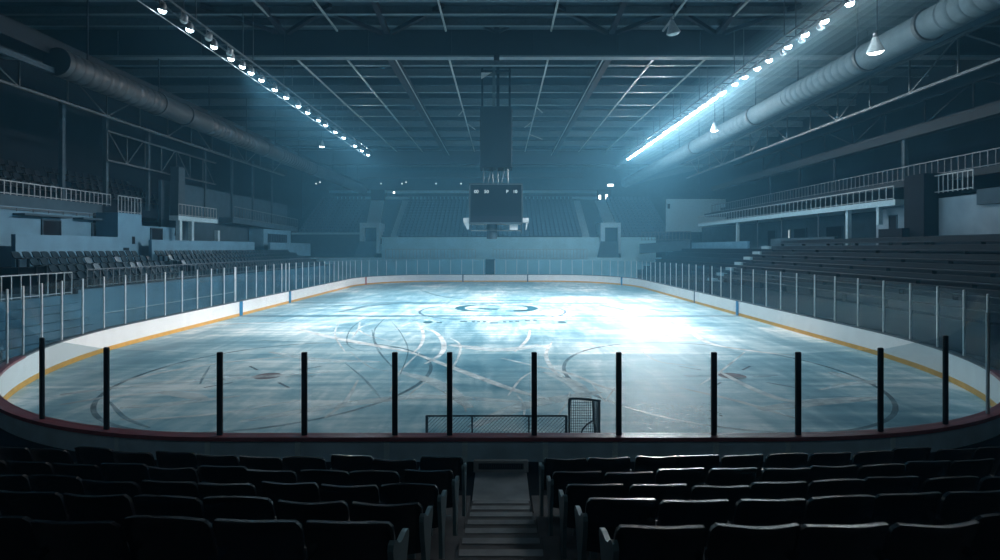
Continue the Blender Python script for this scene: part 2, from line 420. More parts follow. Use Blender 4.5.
# skate tracks
def smooth(pts, n=10):
    out = []
    P = [pts[0]]+list(pts)+[pts[-1]]
    for i in range(1, len(P)-2):
        for k in range(n):
            t = k/n; q = []
            for d in (0,1):
                p0,p1,p2,p3 = P[i-1][d],P[i][d],P[i+1][d],P[i+2][d]
                q.append(.5*((2*p1)+(-p0+p2)*t+(2*p0-5*p1+4*p2-p3)*t*t+(-p0+3*p1-3*p2+p3)*t**3))
            out.append(tuple(q))
    out.append(tuple(pts[-1])); return out
def track(pix, w, mt):
    pts = [icept(*p) for p in smooth(pix)]
    n = len(pts)
    ws = [w*(.35+.65*math.sin(PI*min(max((i+.5)/n,0),1))) for i in range(n)]
    return marking('skate_track', MB().ribbon(pts, ws, zi+.003), mt)
W, FA, DK, SO = M['p_white'], M['p_faint'], M['p_dark'], M['p_soft']
for pix, w, mt in [
    ([(290,327),(330,337),(372,345),(410,352)],.42,W), ([(410,352),(440,363),(480,378),(520,392),(560,402)],.30,W),
    ([(395,330),(415,322),(423,333),(421,345),(412,354)],.16,W), ([(415,325),(436,333),(444,345),(440,355),(425,364)],.22,W),
    ([(398,321),(372,324),(359,329),(370,336),(395,342)],.10,W), ([(360,322),(358,330),(352,338)],.10,FA),
    ([(420,352),(400,372),(390,392)],.08,W), ([(450,338),(460,345),(458,358),(448,375)],.10,FA),
    ([(500,358),(535,366),(570,374),(600,386),(620,392)],.20,W), ([(552,342),(546,355),(553,370),(566,380)],.16,W),
    ([(532,372),(520,380),(508,396)],.09,W), ([(517,395),(524,405),(524,416)],.08,W),
    ([(592,384),(605,402)],.06,FA), ([(615,388),(605,402)],.06,FA), ([(570,392),(566,404),(558,416)],.07,FA),
    ([(688,325),(695,335),(715,345),(760,352),(800,356)],.28,W), ([(745,352),(720,372),(700,385)],.10,FA),
    ([(530,330),(527,340),(515,352)],.16,W), ([(250,340),(320,343),(400,348)],.12,DK),
    ([(372,330),(375,342),(382,350)],.10,DK), ([(385,318),(374,332),(378,350),(395,370)],.10,DK),
    ([(340,320),(335,335),(345,352)],.09,FA), ([(345,363),(365,380),(382,400)],.08,DK),
    ([(120,382),(165,372),(230,362),(300,356)],.30,FA), ([(60,405),(120,396),(200,390)],.25,FA),
    ([(120,420),(170,418),(230,412),(300,400)],.18,FA), ([(130,380),(150,372),(190,362)],.09,DK),
    ([(160,392),(190,396),(205,400)],.5,FA), ([(200,384),(203,378),(210,366)],.09,DK),
    ([(110,402),(125,418),(150,428)],.12,DK), ([(150,335),(220,325),(300,322)],.35,FA),
    ([(680,388),(740,402),(800,420)],.20,FA), ([(720,372),(760,392),(800,402),(866,398)],.30,FA),
    ([(820,390),(850,384),(880,380)],.25,FA), ([(640,350),(660,362),(700,366)],.12,FA),
    ([(470,300),(440,296),(420,290)],.25,DK), ([(340,312),(370,306),(400,304)],.7,DK),
    ([(300,308),(350,305),(380,304)],.35,DK), ([(640,308),(665,311),(690,312)],.6,DK), ([(600,305),(620,309),(630,313)],.4,DK),
    ([(350,352),(372,368),(400,372)],.06,FA), ([(405,400),(415,390),(432,378)],.08,FA),
    ([(446,395),(462,403),(466,412)],.08,FA), ([(440,322),(420,319),(400,321)],.12,FA), ([(580,330),(650,332),(720,330)],.5,FA),
    ([(60,395),(140,385),(240,378),(330,372)],.45,SO), ([(240,422),(330,407),(420,397),(520,402)],.5,SO), ([(325,418),(345,402),(358,380)],.12,FA),
    ([(470,428),(520,407),(560,399),(600,392)],.6,SO), ([(760,410),(820,402),(880,398)],.6,SO),
    ([(450,345),(500,350),(540,345)],.8,SO), ([(400,372),(440,385),(470,408)],.5,SO), ([(120,408),(170,404),(240,396)],.4,SO), ([(545,372),(575,385),(588,402)],.5,SO),
    ([(830,372),(850,378),(880,385)],.5,SO), ([(270,352),(320,360),(380,362)],.5,SO),
    ([(365,318),(350,330),(348,345),(365,352)],.06,DK), ([(392,322),(402,335),(408,352),(400,375)],.06,DK)]:
    track(pix, w, mt)
# shaved snow by the goal
sn = MB()
rs = random.Random(3)
for i in range(240):
    px = 628+rs.random()*95; py = 403+rs.random()*26
    p = icept(px, py); r = .008+rs.random()*.02
    sn.disc((p[0],p[1],zi+.004), r*1.6, r*1.6, 7)
marking('shaved_ice_marking', sn, M['p_dark'])['kind'] = 'stuff'

# ------------------------------------------------------------------ boards
boards = empty('rink_boards', (0,YN,0), 0, 'white dasher boards with yellow kick strip running all round the ice', 'rink boards')
BM = Matrix.Translation((0,-YN,0))
def bpart(name, mb, mt, label=None, smooth=False):
    mb.v = [(p[0],p[1]-YN,p[2]) for p in mb.v]
    o = mb.build(name, mt, boards, smooth)
    if label: o['label'] = label
    return o
BH = .92
bpart('board_panel', band(0,.10,-.02,BH-.05), M['white'])
bpart('kick_strip', band(-.015,.0,.0,.17), M['yellow'], 'yellow kick strip')
s_l = find(lambda p: p[0] < -13.8 and p[1] < 20, lambda p: abs(p[0]+14.2)); s_r = find(lambda p: p[0] > 12.4 and p[1] < 20, lambda p: abs(p[0]-12.9))
bpart('outer_cladding', band(.10,.16,-.02,BH-.06, s_l-TOTAL, s_r), M['slate'], 'slate outer cladding')
bpart('cap_rail', band(-.05,.20,BH-.07,BH, s_l-TOTAL, s_r), M['red'], 'dull red cap rail')
bpart('cap_rail', band(-.04,.16,BH-.05,BH, s_r, s_l), M['raildk'], 'dark cap rail')
def board_mark(s, w, mt, z0=0, z1=BH-.05, o=-.022):
    (x, y), a = at(s, o)
    mb = MB().box(-w/2, w/2, -.006, .006, z0+.01, z1)
    mb.v = [(x+v[0]*math.cos(a)-v[1]*math.sin(a), y+v[0]*math.sin(a)+v[1]*math.cos(a), v[2]) for v in mb.v]
    return mb
def s_side(x_sign, y):
    return find(lambda p: p[0]*x_sign > 10 and p[1] > 12, lambda p: abs(p[1]-y))
def s_far(px):
    return find(lambda p: p[1] > 60, lambda p: abs(CX+F*p[0]/p[1]-px))
for y in (35.0, 43.1): bpart('board_marker', board_mark(s_side(-1,y), .42, M['blue']), M['blue'], 'blue line marker')
bpart('board_marker', board_mark(s_side(1,35.2), .38, M['blue']), M['blue'], 'blue line marker')
bpart('board_marker', board_mark(s_far(622.5), .32, M['blue']), M['blue'], 'blue line marker')
bpart('board_marker', board_mark(s_far(365), .26, M['redmk']), M['redmk'], 'red line marker')
for px in (463,527.5): bpart('board_marker', board_mark(s_far(px), .14, M['greymk']), M['greymk'], 'thin grey marker')
bpart('board_marker', board_mark(s_side(1,43), .22, M['greymk']), M['greymk'], 'thin grey marker')
def s_near(px):
    return find(lambda p: p[1] < 13.5 and abs(p[0]) < 12, lambda p: abs(CX+F*p[0]/p[1]-px))
for px in (120,210,299,387,465,545,614,715,786,890):
    bpart('batten', board_mark(s_near(px), .09, M['batten'], .0, BH-.08, .166), M['batten'])

# glass posts and panes
posts = []   # s, height top, kind
near_px = (40,105,219,304,394,450,534,619,715,799,882,947)
near_s = [s_near(p) for p in near_px]
near_s = [s-TOTAL if s > TOTAL*.5 else s for s in near_s]
tops = [2.43,2.36,2.33,2.33,2.33,2.33,2.33,2.33,2.33,2.33,2.37,2.52]
seq = [(s, t, 'near') for s, t in zip(near_s, tops)]
s = near_s[-1]
s_end = near_s[0]+TOTAL
while True:
    p, _ = at(s, .05)
    step = 1.62 if (p[0] > 13 and p[1] < 60) else (1.45 if p[0] < -14 or p[1] < 58 else 1.33)
    s += step
    if s > s_end-1.7: break
    p, _ = at(s, .05)
    fz = min(max((p[1]-46)/22, 0), 1)
    top = (2.87 if p[0] > 0 else 2.97)*(1-fz)+2.66*fz
    seq.append((s, top, 'side'))
ends = seq+[(s_end, 2.43, 'near')]
def post_mesh(w, d, h, mt, name):
    return MB().bbox(-w/2, w/2, -d/2, d/2, 0, h, .012).mesh(name, mt)
pm_cache = {}
def side_word(p):
    if p[1] > 60 and abs(p[0]) < 14: return 'far'
    return 'left' if p[0] < 0 else 'right'
def post_mesh(top, w, d, mt):
    key = (round(top,2), w, mt.name)
    if key not in pm_cache: pm_cache[key] = MB().bbox(-w/2, w/2, -d/2, d/2, 0, top-BH, .012).mesh('glass_post', mt)
    return pm_cache[key]
def put_post(s, top, w, d, mt, label, group):
    p, a = at(s, .07)
    o = bpy.data.objects.new('gate_post', post_mesh(top, w, d, mt)); COL.objects.link(o)
    o.location = (p[0],p[1],BH+.001); o.rotation_euler = (0,0,a)
    return tag(o, label, 'post', group)
put_post(s_side(-1,34.35), 2.97, .08, .05, M['alu'], 'extra pale gate post just before the nearer blue marker on the left boards', 'gate posts')
put_post(s_side(-1,42.5), 2.97, .08, .05, M['alu'], 'extra pale gate post just before the farther blue marker on the left boards', 'gate posts')
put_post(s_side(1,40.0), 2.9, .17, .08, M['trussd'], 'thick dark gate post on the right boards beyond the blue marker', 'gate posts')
bays = []
for (s0, t0, k0), (s1, t1, k1) in zip(ends[:-1], ends[1:]):
    pa, aa = at(s0, .07); pb, ab = at(s1, .07)
    near = k0 == 'near' and k1 == 'near'
    mid = ((pa[0]+pb[0])/2, (pa[1]+pb[1])/2)
    bays.append(('near' if near else side_word(mid), pa, pb, t0, t1, aa, ab, k0, k1))
order = [d for d in bays if d[0] in ('near','right')] + [d for d in reversed(bays) if d[0] in ('far','left')]
PW = {'near': 'low glass screen with black post on the red near rail, %s from the left',
      'right': 'tall glass screen with pale post on the right boards, %s going away',
      'left': 'tall glass screen with pale post on the left boards, %s going away',
      'far': 'glass screen with slim pale post on the far boards, %s from the left'}
cnt = {'near': 0, 'far': 0, 'left': 0, 'right': 0}
for key, pa, pb, t0, t1, aa, ab, k0, k1 in order:
    cnt[key] += 1
    a = Vector((pa[0],pa[1],0)); b = Vector((pb[0],pb[1],0)); t = (b-a).normalized(); n = Vector((t.y,-t.x,0))*.006
    root = empty('glass_screen', (pa[0],pa[1],BH+.001), 0, PW[key] % nth(cnt[key]), 'glass screen', 'glass screens along the %s boards' % key)
    g0_ = .055 if k0 == 'near' else .037; g1_ = .055 if k1 == 'near' else .037
    rings = []
    for p, zt in ((t*g0_, t0-.03-BH), (b-a-t*g1_, t1-.03-BH)):
        rings.append([p-n, p+n, p+n+Vector((0,0,zt)), p-n+Vector((0,0,zt))])
    MB().loft(rings, True, True).build('glass_pane', M['glass_near'] if key == 'near' else M['glass'], root)
    def post(loc, top, kk, ang):
        if kk == 'near': me = post_mesh(top, .095, .06, M['black'])
        else: me = post_mesh(top, .06 if key == 'far' else .065, .05, M['alu'])
        o = bpy.data.objects.new('glass_post', me); COL.objects.link(o); o.parent = root; o.location = loc; o.rotation_euler = (0,0,ang)
    post((0,0,0), t0, k0, aa)

# ------------------------------------------------------------------ goal and low net barrier behind the near glass
gy = 11.6
goal = empty('hockey_goal', (1.7,gy,0), 0, 'small hockey goal frame with net seen from behind through the near glass', 'goal')
def gpart(name, mb, mt, root, ox, oy, sm=False):
    mb.v = [(p[0]-ox,p[1]-oy,p[2]) for p in mb.v]; return mb.build(name, mt, root, sm)
g0, g1, g2 = 1.37, 1.84, 2.06
top = lambda t: [(g0,gy,1.07)] + [(g0+(g1-g0)*i/6, gy, 1.08-.03*(i/6)**2) for i in range(1,7)] + [(g1+(g2-g1)*math.sin(PI/2*i/6), gy+.55*(1-math.cos(PI/2*i/6)), 1.05-.16*(i/6)**1.5) for i in range(1,7)]
tp = top(0)
gpart('goal_post', MB().tube([(g0,gy,.0),(g0,gy,1.0),(g0+.01,gy,1.07)], .03), M['goal'], goal, 1.7, gy, True)
gpart('goal_post', MB().tube([(g1+.07,gy+.02,.0),(g1+.03,gy,.6),(g1,gy,1.05)], .022), M['goal'], goal, 1.7, gy, True)
gpart('goal_post', MB().tube([(g2,gy+.55,.0),(g2,gy+.55,.89)], .02), M['goal'], goal, 1.7, gy, True)
gpart('crossbar', MB().tube(tp, .024), M['goal'], goal, 1.7, gy, True)
gpart('inner_hoop', MB().tube([(g0+.2,gy+.03,0),(g0+.21,gy+.03,.25),(g0+.27,gy+.03,.45),(g0+.36,gy+.03,.55),(g1+.03,gy+.03,.64)], .018), M['goal'], goal, 1.7, gy, True)
gpart('base_bar', MB().tube([(g0,gy,.02),(g1+.07,gy+.02,.02),(g2,gy+.55,.02)], .02), M['goal'], goal, 1.7, gy, True)
nt_ = MB()
for i in range(1,12):
    x = g0+(g1+.04-g0)*i/12; nt_.bar((x,gy,.02),(x,gy,1.05), .008)
for i in range(1,20):
    z = 1.05*i/20; nt_.bar((g0,gy,z),(g1+.03,gy,z), .007)
for i in range(0,12):
    t = i/12; x = g1+.04+(g2-g1-.04)*math.sin(PI/2*t); y = gy+.55*(1-math.cos(PI/2*t)); nt_.bar((x,y,.02),(x,y,1.04-.15*t), .014)
for i in range(1,20):
    z = .9*i/20
    pp = [(g1+.04+(g2-g1-.04)*math.sin(PI/2*k/4), gy+.55*(1-math.cos(PI/2*k/4)), z) for k in range(5)]
    for a, b in zip(pp[:-1], pp[1:]): nt_.bar(a, b, .010)
gpart('goal_netting', nt_, M['net'], goal, 1.7, gy)
pd = MB().lathe([(.02,0),(.09,.0),(.10,.05),(.07,.11),(.03,.14)], 10, (g0+.13,gy-.02,0))
gpart('padding', pd, M['goal'], goal, 1.7, gy, True)
bar_ = empty('net_barrier', (-.08,gy,0), 0, 'low dark framed net barrier standing on the ice beside the goal', 'barrier')
bx = (-1.49,-.58,.56,1.31)
for x in bx:
    gpart('post', MB().tube([(x,gy,0),(x,gy,.74)], .028 if x in (bx[0],bx[-1]) else .018), M['goal'], bar_, -.08, gy, True)
gpart('top_bar', MB().tube([(bx[0],gy,.73),(bx[-1],gy,.73)], .018), M['goal'], bar_, -.08, gy, True)
gpart('bottom_bar', MB().tube([(bx[0],gy,.02),(bx[-1],gy,.02)], .018), M['goal'], bar_, -.08, gy, True)
nb = MB()
x = bx[0]-.7
while x < bx[-1]:
    lo = max(x, bx[0]); hi = min(x+.7, bx[-1])
    if hi > lo: nb.bar((lo,gy,.02+lo-x),(hi,gy,.02+hi-x), .008)
    if hi > lo and x > bx[0]+.8: nb.bar((lo,gy,.72-(lo-x)),(hi,gy,.72-(hi-x)), .004)
    x += .075
gpart('netting', nb, M['net'], bar_, -.08, gy)

# ------------------------------------------------------------------ near stand: terraces, stair, seats
ROWS = [(3.42,1.70),(4.32,1.44),(5.22,1.19),(6.12,.97),(7.02,.78)]     # depth of backrest, tread height
FLOOR = .50
AW = .41
for sgn, sd in ((-1,'left'),(1,'right')):
    m = MB()
    for i, (d, z) in enumerate(ROWS):
        y1 = d+.62 if i < 4 else 7.75
        y0 = d-.28 if i else -2.0
        x0, x1 = (AW, 14.0)
        n = 14; top_ = []
        def yy(x, y): return y+(.011*x*x if y > 0 else 0)
        xs = [x0+(x1-x0)*k/n for k in range(n+1)]
        for k in range(n):
            a, b = xs[k]*sgn, xs[k+1]*sgn
            A = [(a,yy(a,y0),z),(b,yy(b,y0),z),(b,yy(b,y1),z),(a,yy(a,y1),z)]
            if sgn < 0: A = A[::-1]
            m.quad(*A)
            zl = ROWS[i+1][1] if i < 4 else FLOOR
            B = [(a,yy(a,y1),z),(b,yy(b,y1),z),(b,yy(b,y1),zl),(a,yy(a,y1),zl)]
            m.quad(*B)
        zl = ROWS[i+1][1] if i < 4 else FLOOR
        m.quad((x0*sgn,y0,z),(x0*sgn,y1+.003,z),(x0*sgn,y1+.003,FLOOR-.2),(x0*sgn,y0,FLOOR-.2))
    struct('floor_terrace_'+sd, m, M['concrete'], label='dark stepped terrace under the near seats on the %s of the aisle' % sd)
m = MB().box(-14,14,-3,9.72,FLOOR-.52,FLOOR)
# landing stops where the curved boards turn away
m = MB()
def ynear(x):
    ax = abs(x)
    c, a, b, y0 = ((-4.7,11.05,15.1,25) if x < 0 else (4.3,10.1,13.6,23.5))
    if (x < 0 and x > -4.7) or (x >= 0 and x < 4.3): return YN-.16
    u = min(abs(x-c)/(a+.16), 1)
    e = 2.0 if x < 0 else 2.3
    return min(y0-(b+.16)*max(1-u**e,0)**(1/e), 26)
xs = [-16+32*k/128 for k in range(129)]
for a, b in zip(xs[:-1], xs[1:]):
    m.quad((a,-3,FLOOR),(b,-3,FLOOR),(b,ynear(b),FLOOR),(a,ynear(a),FLOOR))
struct('floor_walkway', m, M['terr'], label='dark walkway between the near seats and the boards')
stair = MB(); nos = MB()
k = 0; d = 7.97; z = FLOOR+.115
while d > -1.5:
    nz_ = min(z, 2.9)
    stair.box(-AW+.005, AW-.005, d-.55, d, FLOOR-.2, nz_)
    nos.box(-AW+.03, AW-.03, d-.10, d+.012, nz_-.035, nz_+.006)
    d -= .45; z += .121
st = struct('floor_aisle_stair', stair, M['concrete'], label='shallow concrete aisle stair leading down to the boards')
nos.build('step_nosing', M['nosing'], st)
struct('floor_landing', MB().box(-AW-.0,AW+.0,7.98,9.40,FLOOR+.002,FLOOR+.012), M['landing'], label='paler landing at the foot of the aisle stair')  # paler concrete stands in for light on the landing
vb = empty('vent_box', (0,9.36,FLOOR+.013), 0, 'pale low vent box with dark grille at the foot of the aisle', 'vent')
MB().bbox(-.44,.44,-.12,-.03,0,.18,.012).build('casing', M['landing'], vb)
gv = MB().box(-.36,.36,-.126,-.119,.05,.145)
gv.build('grille_back', M['vent'], vb)
gs = MB()
for i in range(25): gs.box(-.355+i*.0288,-.355+i*.0288+.010,-.134,-.124,.05,.145)
gs.build('grille_slats', M['raild'], vb)

# one seat: curved backrest, tipped pan, arm on one side, bracket
def backrest_mesh(mt, sag):
    nu, nv = 14, 12; w = .522; h0, h1 = .36, .835
    def P(u, v, off):
        # u -1..1, v 0..1
        rc = 1.0
        if v > .8: rc = 1-.09*((v-.8)/.2)**2.6
        if v < .15: rc = 1-.10*((.15-v)/.15)**2
        x = u*w/2*rc
        z = h0+(h1-h0)*v - .018*abs(u)**3*v + sag*(1-u*u)*v
        y = -.13*v+.045*(1-v)**2 + .055*u*u - .02
        if v > .9: y -= .022*((v-.9)/.1)**2
        return Vector((x, y+off, z))
    m = MB()
    F_ = [[P(-1+2*i/nu, j/nv, .0) for i in range(nu+1)] for j in range(nv+1)]
    B_ = [[P(-1+2*i/nu, j/nv, -.032) for i in range(nu+1)] for j in range(nv+1)]
    rings = []
    for j in range(nv+1):
        rings.append(F_[j]+B_[j][::-1])
    m.loft(rings, True, True)
    return m.mesh('backrest', mt, True)
def pan_mesh():
    m = MB(); rings = []
    for j in range(7):
        v = j/6; r = []
        wid = .44*(1-.12*v*v)
        for i in range(9):
            u = -1+i/4; r.append((u*wid/2, .06+.40*v, .40+.03*u*u+.02*math.sin(PI*v)-.02*v))
        for i in range(8,-1,-1):
            u = -1+i/4; r.append((u*wid/2, .06+.40*v, .355+.03*u*u-.01*v))
        rings.append(r)
    m.loft(rings, True, True); return m.mesh('seat_pan', M['pan'], True)
def arm_mesh(big):
    m = MB()
    if not big:
        pts = [(0,-.10,.575),(0,.02,.59),(0,.16,.585),(0,.25,.555),(0,.28,.52)]
        rings = []
        for i, p in enumerate(pts):
            w = .026 if i < 4 else .018
            rings.append([(-w,p[1],p[2]-.018),(w,p[1],p[2]-.018),(w*.8,p[1],p[2]+.014),(-w*.8,p[1],p[2]+.014)])
        m.loft(rings, True, True)
        m.tube([(0,.0,.575),(0,.03,.40),(0,.03,.30)], .014, 6)
    else:
        # broad curved end standard beside the aisle
        prof = [(-.10,.0),(.10,.0),(.08,.12),(.11,.30),(.20,.46),(.27,.56),(.275,.595),(.25,.62),(.18,.635),(.05,.64),(-.03,.67),(-.08,.71),(-.13,.735),(-.175,.73),(-.19,.70),(-.16,.58),(-.10,.42),(-.07,.25)]
        rings = [[(sx*.017, y, z) for y, z in prof] for sx in (-1,1)]
        m.loft(rings, True, True)
    return m.mesh('armrest' if not big else 'end_standard', M['arm'] if big else M['seat'], False)
def bracket_mesh():
    m = MB().box(-.03,.03,-.02,.06,.0,.40).box(-.10,.10,-.06,.12,.0,.015)
    return m.mesh('bracket', M['arm'])
backs = [backrest_mesh(M['seat'], .0), backrest_mesh(M['seat_b'], -.014), backrest_mesh(M['seat'], .016)]
pan = pan_mesh(); armm = arm_mesh(False); endm = arm_mesh(True); brk = bracket_mesh()
def newpart(name, me, parent, loc=(0,0,0)):
    o = bpy.data.objects.new(name, me); COL.objects.link(o); o.parent = parent; o.location = loc; return o
proto = empty('stadium_seat'); pk = [newpart('backrest', backs[0], proto), newpart('seat_pan', pan, proto), newpart('bracket', brk, proto), newpart('armrest', armm, proto, (.27,0,0))]
first = True
ROWW = ['row nearest the viewer','second row from the viewer','middle row','second row from boards','row beside the boards']
PITCH = .545
for i, (d, z) in enumerate(ROWS):
    reach = 1.12*500*(d+.4)/F
    n = int((reach-.6)/PITCH)+1
    pit = PITCH if i else .535
    for sgn, sd in ((-1,'left'),(1,'right')):
        for k in range(n):
            x = sgn*((.60,.56,.52,.48,.44)[i]+(.01 if sgn < 0 else .05)+pit*(k+.5)) + random.uniform(-.008,.008)
            if first: r = proto; kids = pk; first = False
            else:
                r = proto.copy(); COL.objects.link(r)
                kids = [copy_obj(c_, r) for c_ in pk]
            r.location = (x, d+.011*x*x, z+.001)
            r.rotation_euler = (0,0,math.atan(.022*x)+random.uniform(-.02,.02))
            kids[0].data = backs[random.choice((0,0,1,2))]
            kids[0].rotation_euler = (random.uniform(-.05,.05), random.uniform(-.02,.02), 0)
            kids[3].location = (sgn*pit/2,0,0)
            pos = 'on the aisle' if k == 0 else '%s from the aisle' % nth(k+1)
            tag(r, 'dark seat %s of the stair, %s, %s' % (sd, pos, ROWW[i]), 'seat', 'dark seats of the near stand')
            if k == 0:
                newpart('end_standard', endm, r, (-sgn*(pit/2+.0),0,0))['label'] = 'teal lit steel end standard'

# ------------------------------------------------------------------ railings
balu_cache = {}
def railing(name, p0, p1, h, spacing, mt, label, thick=.03, group=None, posts_every=None):
    p0 = Vector(p0); p1 = Vector(p1); root = empty(name, p0, 0, label, 'railing', group)
    d = p1-p0; L_ = d.length
    MB().bar((0,0,h), d+Vector((0,0,h)), thick*1.6, thick*1.3).build('top_rail', mt, root)
    MB().bar((0,0,.08), d+Vector((0,0,.08)), thick, thick).build('bottom_rail', mt, root)
    n = max(2, int(L_/spacing))
    key = (round(h,2), thick, mt.name)
    if key not in balu_cache: balu_cache[key] = MB().box(-thick/2,thick/2,-thick/2,thick/2,0,h-.01).mesh('baluster', mt)
    for i in range(n+1):
        o = bpy.data.objects.new('baluster', balu_cache[key]); COL.objects.link(o); o.parent = root; o.location = d*(i/n)
    return root

# ------------------------------------------------------------------ left side: lower stand, concourse, balcony
LROWS = [(-18.5,2.35),(-19.3,2.65),(-20.1,2.95),(-20.9,3.25)]
m = MB()
for i, (x, z) in enumerate(LROWS):
    m.box(x-.45 if i < 3 else x-.9, x+.35 if i else x+.4, 24.6, 62, 1.6 if i else -.03, z)
struct('floor_left_stand', m, M['terr'], label='stepped concrete of the lower left stand')
struct('wall_left_stand_front', MB().box(-18.1,-18.0,24.6,62,-.03,2.3), M['walll'], label='pale blue front wall of the lower left stand')
hr = MB()
rl = empty('wall_handrail', (-17.97,26,1.15), 0, 'thin pale handrail along the blue front wall of the left stand', 'handrail')
MB().tube([(0.06,0,0),(0.06,13,0)], .025, 6).build('rail_tube', M['rail'], rl)
bkm = MB().box(-.03,.05,-.02,.02,-.02,.01).mesh('rail_bracket', M['rail'])
for k in range(7): newpart('rail_bracket', bkm, rl, (0,.3+2.05*k,0))
# grey bowl seats
def bowl_seat(mt, name, w=.44, h=.78):
    m = MB(); rings = []
    # profile swept across: pan then back, slightly dished
    prof = [(.40,.40),(.22,.385),(.06,.40),(.0,.47),(-.05,.62),(-.09,h-.02),(-.10,h)]
    n = 5
    for u in range(n):
        uu = -1+2*u/(n-1); lift = .03*uu*uu; kx = w/2*uu
        top = [(kx*(1 if j < 5 else .9), y+.02*uu*uu, z+lift*(1 if j < 4 else -.6)) for j, (y, z) in enumerate(prof)]
        bot = [(p[0], p[1]-.035 if j > 2 else p[1], p[2]-.035 if j <= 3 else p[2]) for j, p in enumerate(top)]
        rings.append(top+bot[::-1])
    m.loft(rings, True, True)
    m.box(-.03,.03,.0,.10,.0,.40)
    return m.mesh(name, mt, True)
gseat = bowl_seat(M['gseat'], 'bowl_seat', .40, .70); gseat2 = bowl_seat(M['glint_seat'], 'glint_bowl_seat', .40, .70)
RW = ['front','second','third','back']
for i, (x, z) in enumerate(LROWS):
    y = 25.0; k = 0
    while y < 57:
        if not (33.6 < y < 34.8):
            k += 1
            pale = (i in (1,2) and k in (6,7,11,12,17)) and (i+k) % 3 != 2  # these seats are coloured paler to stand in for bright glints
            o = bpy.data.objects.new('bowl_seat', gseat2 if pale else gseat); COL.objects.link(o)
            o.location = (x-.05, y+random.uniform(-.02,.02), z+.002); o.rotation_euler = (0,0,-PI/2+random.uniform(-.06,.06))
            tag(o, '%s seat in the %s row of the lower left stand, %s from near end' % ('glint-painted' if pale else 'grey', RW[i], nth(k)), 'seat', 'grey seats of the lower left stand')
        y += .54
railing('railing', (-18.06,25.2,2.36), (-18.06,57,2.36), .80, .42, M['raild'], 'dim barred rail along the front of the lower left stand', .035)
# near-left stair block and railing
m = MB()
struct('wall_left_block', MB().box(-21.5,-18.0,17.0,24.6,-.03,2.15), M['walll'], label='pale blue block at the near end of the left stand')
m = MB()
for k in range(6): m.box(-18.0+.22*k, -18.0+.22*(k+1), 19.6, 24.4, -.03, 1.8-.3*k)
struct('floor_side_stair', m, M['walll'], label='pale side stair behind the left glass')
railing('railing', (-18.15,18.4,2.15), (-18.2,24.5,2.15), .92, .42, M['rail'], 'white railing on the pale block behind the left glass', .035)
struct('wall_left_bench', MB().box(-18.0,-17.0,14.5,18.2,-.03,1.55), M['wallb'], label='pale low wall outside the left corner of the boards')
struct('wall_right_bench', MB().box(15.6,16.4,14.8,17.5,-.03,1.5), M['wallb'], label='pale low wall outside the right corner of the boards')
# parapets
for y0, y1, z1 in ((25.9,32.9,4.72),(36.0,51.0,4.62),(54.5,66,4.62)):
    struct('wall_left_parapet', MB().box(-21.95,-21.75,y0,y1,3.2,z1), M['wallb'], label='pale blue parapet wall behind the seats of the left stand')
struct('floor_left_concourse', MB().box(-31,-21.75,15,66,2.9,3.2), M['terr'], label='dark concourse floor on the left side')
m = MB().box(-24.2,-24.0,14,34.0,3.2,6.15)
struct('wall_left_concourse', m, M['wallb'], label='pale blue concourse wall under the left balcony')
def dark_opening(x, y0, y1, z0, z1, label, sgn=1):
    """a doorway recessed into a wall: dark leaf and a slim frame"""
    root = empty('doorway', (x,(y0+y1)/2,z0), 0, label, 'doorway')
    w = (y1-y0)/2; h = z1-z0
    MB().box(-.02,.02,-w,w,0,h).build('door_leaf', M['opening'], root)
    f = MB().box(-.04,.06,-w-.06,-w,0,h+.06).box(-.04,.06,w,w+.06,0,h+.06).box(-.04,.06,-w,w,h,h+.06)
    f.build('door_frame', M['fascia'], root); return root
dark_opening(-23.97, 30.2, 31.4, 4.3, 5.55, 'dark doorway in the blue concourse wall, nearer the viewer')
dark_opening(-23.97, 35.1-1.2, 35.1-.25, 4.3, 5.5, 'dark doorway in the blue concourse wall beside the pale tower')
for y0, y1 in ((28.4,31.6),(32.4,34.0)):
    struct('trim_canopy', MB().box(-24.0,-23.4,y0,y1,5.72,5.82), M['fascia'], label='thin canopy ledge over a concourse doorway')
struct('ceiling_left_balcony', MB().box(-31,-24.0,14,34.8,6.15,6.70), M['fascia'], label='grey blue fascia of the left balcony')
railing('railing', (-24.05,20,6.70), (-24.05,35.6,6.70), .68, .36, M['rail'], 'pale balustrade along the left balcony edge', .035)
railing('railing', (-23.9,26.5,6.16-.24), (-23.9,34.6,5.92), .16, .9, M['raild'], 'low dim rail under the left balcony fascia', .03)
# pale tower
tw = empty('service_tower', (-23.0,35.25,3.2), 0, 'pale blue service tower with two small dark windows beside the left concourse', 'tower')
MB().box(-.9,.4,-1.15,1.1,0,3.0).build('tower_body', M['wallb'], tw)
wn = MB().box(.395,.42,.15,.42,1.15,1.6); wn.build('window_slot', M['opening'], tw)
wn = MB().box(.395,.42,-.65,-.15,.75,.92); wn.build('window_slot', M['opening'], tw)
railing('railing', (-22.62,34.15,6.2), (-22.62,36.3,6.2), 1.0, .3, M['rail'], 'pale railing on top of the service tower', .035)
struct('wall_left_low', MB().box(-23.6,-23.4,36.6,41.5,3.2,5.55), M['wallb'], label='low pale blue wall beyond the service tower')
dark_opening(-23.37, 38.6, 39.8, 3.9, 5.4, 'dark doorway beyond the service tower')
